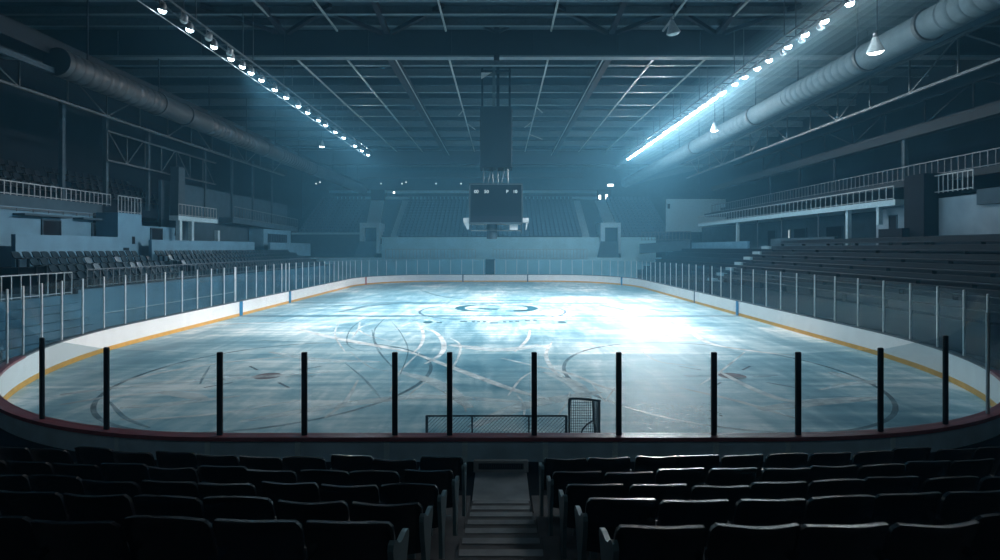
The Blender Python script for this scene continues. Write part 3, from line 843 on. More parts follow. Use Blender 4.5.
# second small balcony
b2 = empty('side_balcony', (-22.6,43.5,3.2), 0, 'small pale balcony on two columns at the middle of the left side', 'balcony')
MB().box(-.65,.0,-3.0,2.6,2.85,3.18).build('balcony_slab', M['slab'], b2)
for yy_ in (-2.6,-1.0,2.9): MB().box(-.32,-.04,yy_-.15,yy_+.15,0,2.85 if yy_ < 2.7 else 2.3).build('support_column', M['slab'], b2)
struct('wall_left_recess', MB().box(-24.6,-24.4,41.5,66,3.2,9), M['fascia'], label='dim recessed wall of the left side')
railing('railing', (-22.65,40.6,6.38), (-22.65,46.0,6.38), .82, .42, M['rail'], 'pale railing on the small left balcony', .035)
# farther kiosk and railing
kb = empty('press_box', (-23.2,59.5,3.2), 0, 'pale box with a dark window strip at the far left of the hall', 'press box')
MB().box(-1,.4,-4.0,3.2,0,2.75).build('box_body', M['wallb'], kb)
MB().box(.39,.43,-3.0,2.0,1.4,2.3).build('window_strip', M['opening'], kb)
mm = MB()
for k in range(8): mm.box(.42,.45,-2.9+.62*k,-2.82+.62*k,1.4,2.3)
mm.build('mullions', M['fascia'], kb)
m = MB(); m.loft([[(-24.4,50,6.3),(-23.2,50,6.3),(-23.2,50,6.75),(-24.4,50,6.75)],[(-24.4,66,5.9),(-23.2,66,5.9),(-23.2,66,6.35),(-24.4,66,6.35)]], True, True)
struct('ceiling_left_deck', m, M['fascia'], label='dim deck edge at the far left')
railing('railing', (-23.25,50.3,6.72), (-23.25,66,6.36), 1.0, .55, M['raild'], 'dim railing along the far left deck', .04)
# upper left terraces and seats
m = MB(); UROWS = [(-25.2,6.9),(-26.2,7.4),(-27.2,7.9),(-28.2,8.4)]
for i, (x, z) in enumerate(UROWS): m.box(x-.5, x+.5, 14, 46, 6.2, z)
struct('floor_upper_left', m, M['terr'], label='dark upper terrace of the left balcony')
dseat = bowl_seat(M['dseat'], 'balcony_seat')
for i, (x, z) in enumerate(UROWS):
    y = 25.5; k = 0
    while y < 44:
        if not 34.2 < y < 35.6:
            k += 1
            o = bpy.data.objects.new('balcony_seat', dseat); COL.objects.link(o); o.location = (x-.1,y,z+.002); o.rotation_euler = (0,0,-PI/2+random.uniform(-.08,.08))
            tag(o, 'dim seat in the %s row of the upper left balcony, %s from near end' % (RW[i], nth(k)), 'seat', 'dim seats of the upper left balcony')
        y += .66
# columns
for px, x, w, z0, z1 in ((62,-24.6,.22,6.7,12.6),(105.5,-24.6,.22,6.7,12.6),(148,-24.6,.2,6.7,12.4),(204.5,-24.4,.22,6.6,12.4),(232,-24.3,.18,6.4,12.6),(253,-24.3,.18,6.4,12.6),(272,-24.3,.16,6.4,12.6)):
    y = F*(-x)/(CX-px)
    struct('column_left', MB().box(x-w/2,x+w/2,y-w/2,y+w/2,z0,z1), M['column'], label='slim steel column of the left side')
yw = F*23.6/(CX-175.5)
m = MB().loft([[(-23.9,yw-.5,5.0),(-23.3,yw-.5,5.0),(-23.3,yw+.9,5.0),(-23.9,yw+.9,5.0)],[(-23.9,yw-.2,6.4),(-23.3,yw-.2,6.4),(-23.3,yw+.75,6.4),(-23.9,yw+.75,6.4)],[(-23.9,yw-.1,10),(-23.3,yw-.1,10),(-23.3,yw+.7,10),(-23.9,yw+.7,10)]], True, True)
struct('column_left_wide', m, M['column'], label='broad grey pier with a flared foot on the left side')
for yb in (33,37.3,42,50): pass

# ------------------------------------------------------------------ lattice trusses, edge beams, ducts
def lattice(name, x, y0, y1, z0, z1, bay, mt, label, w=.09, mtd=None):
    root = empty(name, (x,y0,z0), 0, label, 'truss'); root['kind'] = 'structure'
    MB().box(-w,w,0,y1-y0,-w*.7,w*.7).build('bottom_chord', mt, root)
    MB().box(-w,w,0,y1-y0,z1-z0-w*.7,z1-z0+w*.7).build('top_chord', mt, root)
    n = int((y1-y0)/bay)
    web = MB()
    for i in range(n):
        a = i*bay; web.bar((0,a,0),(0,a,z1-z0), w*.8)
        if i % 3 != 2: web.bar((0,a,0) if i % 2 else (0,a+bay,0),(0,a+bay*.9,z1-z0) if i % 2 else (0,a+.1,z1-z0), w*.7)
    web.build('web_lattice', mtd or mt, root); return root
lattice('side_truss', -22.5, 12, 60, 11.6, 13.2, 3.0, M['truss'], 'long steel lattice truss under the roof edge on the left', .08)
lattice('side_truss', -24.2, 35.5, 49, 9.5, 11.3, 1.9, M['truss'], 'short lower lattice truss between columns on the left', .07)
lattice('side_truss', 21.2, 14, 66, 12.1, 13.9, 3.2, M['truss'], 'long steel lattice truss under the roof edge on the right', .09)
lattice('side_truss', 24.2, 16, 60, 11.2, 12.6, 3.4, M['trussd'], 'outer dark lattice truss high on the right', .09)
struct('beam_left_edge', MB().box(-22.1,-20.9,8,88,13.1,13.9), M['trussd'], label='dark edge beam below the left duct')
struct('beam_left_edge_strip', MB().box(-20.9,-20.75,8,88,13.05,13.35).v and MB().box(-20.88,-20.7,8,88,12.2,12.45), M['column'], label='lit lower lip of the left roof edge')  # paler strip stands in for light along the roof edge's lip
struct('beam_right_edge', MB().box(19.6,20.6,8,88,13.75,14.5), M['fascia'], label='grey edge beam below the right duct')
struct('beam_right_edge_strip', MB().box(19.4,19.62,8,88,13.7,14.0), M['column'], label='lit lower lip of the right roof edge')  # separate strip stands in for the beam's lit bottom edge
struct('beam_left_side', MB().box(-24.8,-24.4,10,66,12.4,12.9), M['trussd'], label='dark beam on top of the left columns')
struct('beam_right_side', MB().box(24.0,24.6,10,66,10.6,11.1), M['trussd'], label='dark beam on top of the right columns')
def duct(name, x, z, r, y0, y1, label, collars):
    root = empty(name, (x,y0,z), 0, label, 'duct')
    rings = []; y = y0
    pts = []; rad = []
    rr = random.Random(5)
    while y < y1:
        ph = (y-y0) % 13.0
        ribbed = ph < 8.0
        pts.append((0,y-y0,0)); rad.append(r*(1.0 if ribbed else .96))
        if ribbed:
            pts.append((0,y-y0+.34,0)); rad.append(r*.985)
            pts.append((0,y-y0+.40,0)); rad.append(r*.90)
            pts.append((0,y-y0+.46,0)); rad.append(r*.985)
            y += .62
        else: y += .5
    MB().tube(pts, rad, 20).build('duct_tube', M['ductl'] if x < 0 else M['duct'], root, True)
    for c_ in collars:
        MB().tube([(0,c_-y0-.10,0),(0,c_-y0+.10,0)], r*1.08, 20).build('duct_collar', M['ductdk'], root, True)
    hm = MB().box(-.03,.03,-.03,.03,r*.9,RZ-z).mesh('hanger', M['trussd'])
    yy_ = y0+2
    while yy_ < y1-1: newpart('hanger', hm, root, (0,yy_-y0,0)); yy_ += 6
    return root
duct('air_duct', -20.6, 12.75, .66, 26.8, 86, 'round ribbed air duct along the left roof edge', (34.6,37.6,50,63))
duct('air_duct', 18.5, 13.75, .68, 16, 86, 'large round ribbed air duct along the right roof edge', (25,29.2,42,55))

# ------------------------------------------------------------------ roof steel
PZ = 16.2
for y in (28.8,30.5,32.3,34.0):
    struct('beam_purlin', MB().box(-30,30,y-.06,y+.06,17.2,RZ-.02).box(-30,30,y-.14,y+.14,17.14,17.2), M['purlin'], label='roof purlin in front of the deep girder')
for i, y in enumerate((38.3,40.7,44.9,48.9,53.0,57.5,62.5,68,74,80,86)):
    m = MB().box(-30,30,y-.06,y+.06,PZ,PZ+.5).box(-30,30,y-.16,y+.16,PZ-.03,PZ+.03)
    struct('beam_purlin', m, M['purlin'], label='pale roof purlin crossing the hall')
    struct('beam_purlin_upper', MB().box(-30,30,y+1.0,y+1.5,RZ-.55,RZ-.02), M['trussd'], label='dark upper roof rib crossing the hall')
for x in (-13,-9.8,-3.3,3.0,9.7,13):
    struct('beam_roof_rod', MB().box(x-.05,x+.05,35.2,76,PZ-.12,PZ-.03).box(x-.05,x+.05,26,34.6,17.05,17.14), M['rod'], label='thin pale roof runner along the hall')
for x in (-6.8,6.6):
    m = MB().box(x-.09,x+.09,35.2,80,PZ-.5,PZ-.1).box(x-.2,x+.2,35.2,80,PZ-.56,PZ-.5).box(x-.3,x+.3,35.2,80,PZ-.1,PZ-.04)
    struct('beam_roof_runner', m, M['girder'], label='dark deep roof beam along the hall')
    struct('beam_roof_rod', MB().box(x-.36,x-.31,35.2,76,PZ-.56,PZ-.5) if x > 0 else MB().box(x+.31,x+.36,35.2,76,PZ-.56,PZ-.5), M['rod'], label='bright edge of the deep roof beam')  # pale strip paints the bright edge onto the dark beam
gy0 = 34.7
gm = MB().box(-30,30,gy0,gy0+.12,15.62,17.15).box(-30,30,gy0-.02,gy0+.5,17.1,17.2)
for x in range(-28,30,5): gm.box(x-.04,x+.04,gy0-.1,gy0,15.6,17.1)
gd = struct('beam_girder', gm, M['girder'], label='deep dark steel girder spanning the whole hall')
MB().box(-30,30,gy0-.22,gy0+.34,15.5,15.6).build('bottom_flange', M['lit_flange'], gd)
struct('beam_girder_far', MB().box(-30,30,72,72.3,14.6,16.2).box(-30,30,71.85,72.45,14.5,14.6), M['girder'], label='farther dark roof girder near the end wall')
# raking braces above the girder
for x in (-13,-6.8,6.6,13):
    for s_ in (-1,1):
        struct('beam_brace', MB().bar((x+s_*.3,gy0-.3,16.9),(x+s_*3.6,gy0-2.8,RZ-.1), .22), M['girder'], label='raking dark roof brace above the girder')
    struct('beam_brace', MB().bar((x,gy0-.2,17.0),(x,gy0-5.5,RZ-.1), .3), M['girder'], label='straight dark roof brace above the girder')
# small struts hanging under the roof each side of the centre
for x, y, sx in ((2.95,49,.6),(2.95,55,-.7),(-3.2,50,-.5),(-3.2,56,.7),(3.0,61,1.4)):
    struct('beam_strut', MB().bar((x,y,PZ-.1),(x+sx,y+.4,PZ-.55), .07), M['rod'], label='small pale strut under the roof runners')

# ------------------------------------------------------------------ lighting gantries and floodlights
def gantry(x, z, y0, y1, label, side):
    root = empty('lighting_gantry', (x,y0,z), 0, label, 'gantry')
    L_ = y1-y0
    for dx in (-.28,.28): MB().bar((dx,0,.40),(dx,L_,.40), .06, .08).build('side_rail', M['truss'], root)
    MB().bar((.28*side,0,-.12),(.28*side,L_,-.12), .035).build('lower_rail', M['rod'], root)
    rg = MB(); n = int(L_/1.0)
    for i in range(n+1): rg.box(-.28,.28,i*L_/n-.02,i*L_/n+.02,.37,.42)
    rg.build('rung_lattice', M['truss'], root)
    hm = MB().box(-.02,.02,-.02,.02,.42,RZ-z).mesh('hanger', M['truss'])
    for i in range(int(L_/6)+1):
        newpart('hanger', hm, root, (-.28,i*6.0,0)); newpart('hanger', hm, root, (.28,i*6.0,0))
    return root
GZ = 13.95
gantry(-14.0, GZ, 20, 61.6, 'long light gantry hung over the left side of the ice', -1)
gantry(14.0, GZ, 16, 65, 'long light gantry hung over the right side of the ice', -1)
def flood_meshes(lens_mat, tag_):
    hs = MB().lathe([(.05,.26),(.10,.25),(.13,.18),(.17,.04),(.175,.0)], 14).mesh('housing', M['lampb'], True)
    ln = MB().lathe([(.03,-.15),(.09,-.135),(.135,-.09),(.16,-.02),(.16,.01)], 14).mesh('lens', lens_mat, True)
    bk = MB().box(-.02,.02,-.19,-.16,.05,.35).box(-.02,.02,.16,.19,.05,.35).box(-.02,.02,-.19,.19,.34,.366).mesh('hanging_bracket', M['lampb'])
    return hs, ln, bk
fl, fr, fo = flood_meshes(M['lens_l'],'l'), flood_meshes(M['lens_r'],'r'), flood_meshes(M['lens_off'],'o')
def floodlight(x, y, z, ms, label, group, tilt=(0,0), power=0, aim=None, cone=150, col=LAMP):
    root = empty('floodlight', (x,y,z), 0, label, 'floodlight', group)
    a = newpart('housing', ms[0], root); b = newpart('lens', ms[1], a); newpart('hanging_bracket', ms[2], root)
    for o in (a,): o.rotation_euler = (tilt[0], tilt[1], 0)
    if power:
        ld = bpy.data.lights.new('flood_beam', 'SPOT'); ld.energy = power; ld.color = col
        ld.spot_size = math.radians(cone); ld.spot_blend = .9; ld.shadow_soft_size = .16
        lo = bpy.data.objects.new('flood_beam', ld); COL.objects.link(lo); lo.parent = root; lo.location = (0,0,-.12)
        dv = Vector(aim)-Vector((x,y,z)); lo.rotation_euler = dv.to_track_quat('-Z','Y').to_euler()
    return root
PL, PR = 1200, 6600
LEFT_Y = [23.9,26,28.2,30,31.3,32.4,33.8,35.8,37.7,40,41.9,44.4,46.2,48.9,51.5,55.5,58.2,60.9]
for i, y in enumerate(LEFT_Y):
    floodlight(-14.0, y, GZ, fl, 'lit floodlight under the left gantry, %s counting away from the viewer' % nth(i+1), 'lit floodlights of the left gantry', (.25,.35), (PL*3.2 if y < 57 else PL*.7) if y > 31 else PL*.3, (1.0 if i % 3 else -6.0,y+.5,0) if y < 57 else (-6,y-32,0), 112, (.80,.935,1.0))
RIGHT_Y = [17.5,19.6,21.7,23.2,25,26.6,28.2,30.2,31.6,33.2,34.6,36.4,38.2,40,41.8,43.6,45.4,47.2,49,51,53,55,57,59,61,63.6]
for i, y in enumerate(RIGHT_Y):
    floodlight(14.0, y, GZ, fr, 'lit floodlight under the right gantry, %s counting away from the viewer' % nth(i+1), 'lit floodlights of the right gantry', (.25,-.35), (PR*(.42 if y < 31 else 1.45) if y < 46 else PR*(.36 if i % 3 else .85)) if y > 24 else 150, (-8 if i % 2 else -1,y-.5,0) if y < 46 else ((4.5,y-32,0),(-3.0,y-12,0),(-3.0,69.7,.3))[i % 3], 108, (.95,.975,1.0))
y = 36.9; k = 0  # added lamps thicken the strip's glow, standing in for bloom
while y < 64.5:
    k += 1
    if min(abs(y-q) for q in RIGHT_Y) > .38:
        floodlight(14.0, y, GZ, fr, 'added glow floodlight packed along the far half of the right gantry, %s going away' % nth(k), 'added glow floodlights of the right gantry', (.25,-.35))
    y += .9
for i, (x, y) in enumerate(((-13.72,25.0),(-13.72,27.1),(-13.72,29.2))):
    floodlight(x, y, GZ, fo, 'unlit floodlight beside the left gantry, %s from the near end' % nth(i+1), 'unlit floodlights', (.3,.6))
for i, (x, y) in enumerate(((14.28,25.8),(14.28,27.4),(14.28,29.2))):
    floodlight(x, y, GZ, fo, 'unlit floodlight beside the right gantry, %s from the near end' % nth(i+1), 'unlit floodlights', (.3,-.6))
# pendant lamps
FILL_POWER = 95
def pendant(x, y, z, s, lit, label, tilt=0):
    root = empty('pendant_lamp', (x,y,z), 0, label, 'pendant lamp', 'pendant lamps under the roof')
    sh = MB().lathe([(.06*s,.60*s),(.11*s,.57*s),(.15*s,.44*s),(.24*s,.24*s),(.32*s,.07*s),(.345*s,.0),(.32*s,.0),(.22*s,.22*s)], 20).build('lamp_shade', M['shade'], root, True)
    ln = MB().lathe([(.06*s,-.13*s),(.18*s,-.11*s),(.28*s,-.05*s),(.325*s,.01*s),(.30*s,.05*s)], 20).build('lens', M['lens_p'] if lit is True else M['lens_s'] if lit else M['lens_off'], sh, True)
    cp = MB().lathe([(.03*s,.60*s),(.07*s,.62*s),(.06*s,.74*s),(.02*s,.78*s)], 12).build('cap', M['lampb'], root, True)
    for o in (sh, cp): o.rotation_euler = (math.radians(14), tilt, 0)
    MB().tube([(0,-.1,.7*s),(0,-.1,RZ-z)], .02, 6).build('cable', M['trussd'], root)
    return root
pendant(8.95, 30, 15.25, 1.05, False, 'unlit grey pendant lamp in front of the deep roof girder', -.22)
pendant(15.55, 24, 12.25, .98, True, 'lit pendant lamp nearest the viewer beside the right duct', -.2)
pendant(15.5, 42, 12.65, .85, True, 'lit pendant lamp under the middle of the right gantry', -.15)
pendant(-17.35, 56, 13.95, .8, True, 'small lit pendant lamp beyond the end of the left duct', .15)

# unseen fill lamps added over the near seats to brighten the board cladding
for k, (x, w_) in enumerate(((-9.5,'nearest the dark corner'),(0,'over the stair'),(9.5,'on the duct side'))):
    r = pendant(x, -2.5, 11.5, .9, 'low', 'added unseen fill lamp over the near seats, %s' % w_)
    ld = bpy.data.lights.new('fill_beam', 'SPOT'); ld.energy = FILL_POWER; ld.color = LAMP; ld.spot_size = math.radians(120); ld.spot_blend = .8; ld.shadow_soft_size = .3
    lo = bpy.data.objects.new('fill_beam', ld); COL.objects.link(lo); lo.parent = r; lo.location = (0,0,-.3); lo.rotation_euler = (math.radians(48),0,0)

# ------------------------------------------------------------------ scoreboard
sb = empty('scoreboard', (-.35,40,5.85), 0, 'black hanging scoreboard with dim digits over centre ice', 'scoreboard')
dc = MB().bbox(-1.78,1.78,-.35,1.6,0,2.62,.03).build('display_case', M['sboard'], sb)
fm = MB().box(-1.84,-1.76,-.38,1.6,.0,2.66).box(1.76,1.84,-.38,1.6,.0,2.66).box(-1.84,1.84,-.38,1.6,2.6,2.68).box(-1.84,1.84,-.40,1.6,-.10,.02)
fm.build('case_frame', M['sframe'], sb)
MB().box(-1.7,1.7,-.365,-.34,.03,.45).build('advert_strip', M['opening'], dc)
lb_ = MB().box(-1.75,1.8,-.2,1.2,-.55,-.50)
for x in (-1.7,-.75,.35,1.75): lb_.box(x-.03,x+.03,-.2,-.14,-.75 if x > 1.5 else -.55,-.05)
lb_.build('under_frame', M['sframe'], sb)
MB().box(.95,1.5,-.24,.2,-.50,-.12).build('junction_box', M['speaker'], sb)
MB().lathe([(.36,-.10),(.40,-.35),(.42,-.42),(.34,-.45),(.38,-.85),(.36,-1.12)], 16, (-.28,.3,0)).build('horn_cluster', M['column'], sb, True)
sp1 = MB().loft([[(-2.25,-.3,.30),(-1.86,-.3,.34),(-1.86,.4,.34),(-2.25,.4,.30)],[(-2.22,-.3,.0),(-1.86,-.3,-.05),(-1.86,.4,-.05),(-2.22,.4,.0)],[(-1.98,-.2,-.45),(-1.86,-.2,-.45),(-1.86,.3,-.45),(-1.98,.3,-.45)]], True, True)
sp1.build('loudspeaker', M['speaker'], sb)
sp2 = MB().box(1.86,2.25,-.3,.4,.02,.32).loft([[(2.08,-.25,.0),(2.2,-.25,.0),(2.2,.3,.0),(2.08,.3,.0)],[(2.05,-.2,-.5),(2.1,-.2,-.5),(2.1,.2,-.5),(2.05,.2,-.5)]], True, True)
sp2.build('loudspeaker', M['speaker'], sb)
def text_mesh(body, size):
    cu = bpy.data.curves.new('digits', 'FONT'); cu.body = body; cu.size = size; cu.extrude = .004
    o = bpy.data.objects.new('digits', cu); COL.objects.link(o)
    bpy.context.view_layer.update()
    me = bpy.data.meshes.new_from_object(o.evaluated_get(bpy.context.evaluated_depsgraph_get()))
    bpy.data.objects.remove(o); me.materials.clear(); me.materials.append(M['text']); return me
for body, x in (('00',-1.50),('50',-.80),('P',.70),('10',1.16)):
    o = newpart('digits', text_mesh(body, .31), dc, (x,-.36,2.02)); o.rotation_euler = (PI/2,0,0)
# upper equipment box and hanging frame
ub = empty('winch_box', (-.35,40.2,9.6), 0, 'tall dark winch box hung above the scoreboard', 'winch box')
MB().bbox(-1.08,1.1,-.8,1.0,0,4.15,.04).build('box_body', M['sboard'], ub)
mm = MB()
for k in range(9): mm.box(1.1,1.16,-.7,-.6,.4+.42*k,.52+.42*k)
mm.build('cable_clip_strip', M['sframe'], ub)
for x in (-.95,.95): MB().box(x-.07,x+.07,-.1,.1,4.15,7.0).build('hanger_post', M['sboard'], ub)
for x in (-.14,.14): MB().box(x-.10,x+.10,-.15,.15,4.15,7.4).build('hoist_tube', M['sframe'] if x < 0 else M['sboard'], ub)
MB().box(-1.05,1.05,-.15,.15,6.7,6.85).build('cross_bar', M['girder'], ub)
pl = MB(); pl.v = [(-1.02,-.2,6.65),(-.30,-.2,6.65),(-1.02,-.2,6.2),(-1.02,-.17,6.65),(-.30,-.17,6.65),(-1.02,-.17,6.2)]; pl.f = [(0,2,1),(3,4,5),(0,1,4,3),(1,2,5,4),(2,0,3,5)]
pl.build('gusset_plate', M['speaker'], ub)
for k, (x, x2) in enumerate(((-.85,-.85),(-.55,-.3),(-.2,-.25),(.15,.1),(.4,.6),(.85,.8))):
    MB().tube([(x2,-.2,0),(x,-.25,-.95)], .035, 6).build('suspension_cable', M['sframe'], ub)
struct('beam_centre_hanger', MB().box(-.42,-.10,34.2,34.4,15.2,RZ).bar((-.3,34.3,16.9),(-1.7,34.3,RZ-.05),.16).bar((-.2,34.3,16.9),(1.2,34.3,RZ-.05),.16), M['girder'], label='dark central hanger post under the roof')

# ------------------------------------------------------------------ far end stand
FR = [(75.6+.82*i, 5.35+.43*i) for i in range(14)]
m = MB()
for i, (d, z) in enumerate(FR): m.box(-28,26,d-.41,d+.41 if i < 13 else 88,4.6,z)
struct('floor_far_stand', m, M['fascia'], label='stepped terrace of the far end stand')
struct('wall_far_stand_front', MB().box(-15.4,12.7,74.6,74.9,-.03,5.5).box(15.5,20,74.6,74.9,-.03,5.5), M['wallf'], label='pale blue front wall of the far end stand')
struct('wall_far_stand_left', MB().box(-28,-18.2,74.6,74.9,-.03,5.9), M['fascia'], label='dimmer front wall at the left of the far stand')
struct('trim_far_left', MB().box(-27,-18.2,74.45,74.62,5.85,6.1), M['aisle'], label='pale ledge at the left of the far stand')
struct('wall_far_band', MB().box(-30,24,87.3,87.6,10.9,11.75), M['fascia'], label='dim band behind the top row of the far stand')
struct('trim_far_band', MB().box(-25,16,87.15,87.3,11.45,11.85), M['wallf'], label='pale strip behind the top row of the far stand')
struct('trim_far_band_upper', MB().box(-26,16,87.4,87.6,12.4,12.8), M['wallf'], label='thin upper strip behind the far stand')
struct('beam_far_bulkhead', MB().box(-24,12,84.0,84.4,14.3,15.1), M['column'], label='pale bulkhead beam under the far roof')
struct('wall_far_service', MB().box(-19.6,-17.5,86.9,87.6,11.2,12.9), M['opening'], label='dark service doorway at the top of the far left aisle')
struct('wall_far_service_right', MB().box(14.5,16.6,86.9,87.6,11.3,12.9), M['opening'], label='dark service doorway at the top of the far right aisle')
# aisles laid on the slope
def far_aisle(x0, x1, w, mt, label, r0=0):
    m = MB()
    for i, (d, z) in enumerate(FR):
        if i < r0: continue
        t = i/13; x = x0+(x1-x0)*t
        m.box(x-w/2,x+w/2,d-.43,d+.41,z-.3,z+.06)
        m.box(x-w/2,x+w/2,d-.43,d-.0,z+.05,z+.24)
    struct('floor_far_aisle', m, mt, label=label)
far_aisle(-14.0,-14.2, .95, M['aisle'], 'pale aisle stair on the left of the far seats')
far_aisle(11.1,11.3, .95, M['aisle'], 'pale aisle stair on the right of the far seats')
far_aisle(-16.9,-18.4, 1.9, M['aisle'], 'wide pale aisle stair above the far left portal', 5)
far_aisle(15.0,14.8, 1.6, M['aisle'], 'wide pale aisle stair above the far right portal', 5)
def portal(x, w, label, flip):
    root = empty('vomitory_portal', (x,74.4,4.6), 0, label, 'portal')
    h = 2.75
    sw = .55
    MB().box(-w/2-sw,-w/2,-.2,3.6,-1.2,h).build('side_wall', M['slab'], root)
    MB().box(w/2,w/2+sw*.6,-.2,3.6,-1.2,h).build('side_wall', M['slab'], root)
    MB().box(-w/2,w/2,-.2,3.6,h-.6,h).build('lintel', M['slab'], root)
    MB().box(-w/2,w/2,.5,.6,-1.2,h-.6).build('dark_passage', M['opening'], root)
    rp = MB().loft([[(-w/2-sw,-.2,-1.2),(w/2,-.2,-1.2),(w/2,-.2,.35),(-w/2-sw,-.2,.35)],[(-w/2-sw-.8,-1.4,-4.6),(w/2-.2,-1.4,-4.6),(w/2-.2,-1.4,-2.4),(-w/2-sw-.8,-1.4,-2.4)]], True, True)
    rp.build('entry_ramp', M['fascia'], root)
    return root
portal(-16.8, 1.6, 'pale framed portal with a dark passage at the left of the far stand', 1)
portal(14.2, 1.7, 'pale framed portal with a dark passage at the right of the far stand', -1)
railing('railing', (-14.5,72.6,2.75), (-3.2,72.6,2.75), 1.2, .42, M['rail'], 'pale fence of thin bars behind the far glass, left of the dark gate', .05)
railing('railing', (-1.0,72.6,2.75), (10.8,72.6,2.75), 1.2, .42, M['rail'], 'pale fence of thin bars behind the far glass, right of the dark gate', .05)
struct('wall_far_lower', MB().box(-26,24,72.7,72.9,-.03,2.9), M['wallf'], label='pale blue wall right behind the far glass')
fg = empty('far_gate', (-1.35,72.55,0), 0, 'narrow dark gate in the wall behind the far glass', 'gate')
MB().box(-.5,.5,-.06,.08,0,2.6).build('gate_leaf', M['opening'], fg)
MB().box(-.6,-.5,-.08,.1,0,2.7).box(.5,.6,-.08,.1,0,2.7).box(-.6,.6,-.08,.1,2.6,2.7).build('gate_frame', M['fascia'], fg)
# seats
fseat = bowl_seat(M['fseat'], 'small_stadium_seat', .46, .82)
def far_xs(i):
    xs = []
    def run(a, b):
        x = a
        while x < b: xs.append(x); x += .58
    run(-13.4,10.6)
    return xs
def far_side_xs(i):
    xs = []
    for a, b in ((-26.5,-18.6 - (.1*i)),(15.9,22.5)):
        x = a
        while x < b: xs.append(x); x += .6
    return xs
FW = ['front','second','third','fourth','fifth','sixth','seventh']
rest = MB()
tmp = [v.co.copy() for v in fseat.vertices]; tf = [tuple(p.vertices) for p in fseat.polygons]
count = 0
for i, (d, z) in enumerate(FR):
    for k, x in enumerate(far_xs(i)):
        if count < 294 and i < 7:
            o = bpy.data.objects.new('small_stadium_seat', fseat); COL.objects.link(o); o.location = (x,d,z+.002); o.rotation_euler = (0,0,PI)
            tag(o, 'tiny blue grey seat, %s row of the far stand, %s from left aisle' % (FW[i], nth(k+1)), 'seat', 'blue grey seats of the far end stand')
            count += 1
        else:
            n = len(rest.v); rest.v += [(x-v.x, d-v.y, z+.002+v.z) for v in tmp]; rest.f += [tuple(n+q for q in f) for f in tf]
    for x in far_side_xs(i):
        n = len(rest.v); rest.v += [(x-v.x, d-v.y, z+.002+v.z) for v in tmp]; rest.f += [tuple(n+q for q in f) for f in tf]
o = rest.build('small_stadium_seat', M['fseat'], None, False)
tag(o, 'remaining rows of tiny blue grey seats filling the far end stand', 'seats', None, 'stuff')
# small lights at the far end
sl = MB().lathe([(.03,-.12),(.10,-.08),(.12,0),(.05,.06)], 10).mesh('light_globe', M['lens_s'], True)
sh_ = MB().lathe([(.04,.04),(.08,.05),(.03,.25)], 8).mesh('light_fitting', M['lampb'], True)
for k, px in enumerate((316,320,343,381,402,406,436,461)):
    d = 83.5; r = empty('small_ceiling_light', ((px-CX)*d/F,d,4.1+(248-183.5+(1.5 if px in (320,406) else 0))*d/F), 0, 'tiny cool light under the far roof, %s from the left' % nth(k+1), 'light', 'tiny lights under the far roof')
    newpart('light_globe', sl, r); newpart('light_fitting', sh_, r)
def wall_light(px, py, d, w, h, label):
    r = empty('wall_light', ((px-CX)*d/F,d,4.1+(248-py)*d/F), 0, label, 'light', 'bright lights at the far end')
    MB().bbox(-w/2,w/2,-.06,0,-h/2,h/2,.02).build('diffuser', M['lens_m'], r)
    MB().box(-w/2-.05,w/2+.05,0,.08,-h/2-.05,h/2+.05).build('back_plate', M['lampb'], r)
wall_light(394,192.5,86.8,.28,.28,'small bright light beside the far left service doorway')
wall_light(599.8,197.2,86.7,.32,.62,'bright upright light left of the far right service doorway')
wall_light(606.5,196.8,86.7,.32,.70,'bright upright light right of the far right service doorway')
wall_light(610.5,185.2,84,.85,.34,'bright wide light above the far right service doorway')
wall_light(632,183,84,.5,.10,'faint thin light right of the bright wide far light')

# ------------------------------------------------------------------ right side
m = MB(); RR = [(16.9+.72*i, 1.5+.42*i) for i in range(7)]
for i, (x, z) in enumerate(RR): m.box(x-.36, x+.36 if i < 6 else x+1.0, 14, 70, -.03 if i == 0 else 1.2, z)
struct('floor_right_stand', m, M['terr'], label='dark stepped terrace of the lower right stand')
for i, (x, z) in enumerate(RR):
    r = empty('long_bench', (x-.05,16,z), 0, 'long dark bench on the right terrace, %s row up from the boards' % nth(i+1), 'bench', 'benches of the right stand')
    MB().bbox(-.16,.16,0,28,.36,.42,.02).build('bench_top', M['bench'], r)
    lg_ = MB()
    MB().bbox(.13,.18,0,28,.42,.66,.015).build('bench_back', M['bench'], r)
    lm = MB().box(-.04,.16,-.03,.03,0,.36).mesh('bench_leg', M['trussd'])
    for k in range(10): newpart('bench_leg', lm, r, (0,.4+k*3.02,0))
m = MB()
for i, (x, z) in enumerate(RR): m.box(x-.36,x+.36,45.0,46.3,z,z+.05); m.box(x-.36,x,45.0,46.3,z+.05,z+.22)
struct('floor_right_aisle', m, M['aisle'], label='paler aisle stair climbing the right terrace')
struct('floor_right_concourse', MB().box(21.6,31,14,74,3.8,4.05), M['terr'], label='dark concourse floor on the right side')
for y0, y1, z1 in ((37.7,46.6,4.85),(51,66,4.7)):
    struct('wall_right_parapet', MB().box(21.75,21.95,y0,y1,3.6,z1), M['wallb'] if y0 > 50 else M['fascia'], label='blue parapet wall above the right terrace')
struct('wall_right_concourse', MB().box(25.0,25.2,36,72,4.05,6.6), M['fascia'], label='dim concourse wall under the right balcony')
for y0, y1, lb in ((52.5,54.0,'farthest of three dark doorways under the right balcony'),(47.3,49.2,'middle of three dark doorways under the right balcony'),(42.3,44.3,'nearest of three dark doorways under the right balcony')):
    dark_opening(24.96, y0, y1, 4.2, 5.7, lb)
r = empty('tube_light', (24.9,50.0,4.85), 0, 'short upright lit tube beside a doorway under the right balcony', 'light')
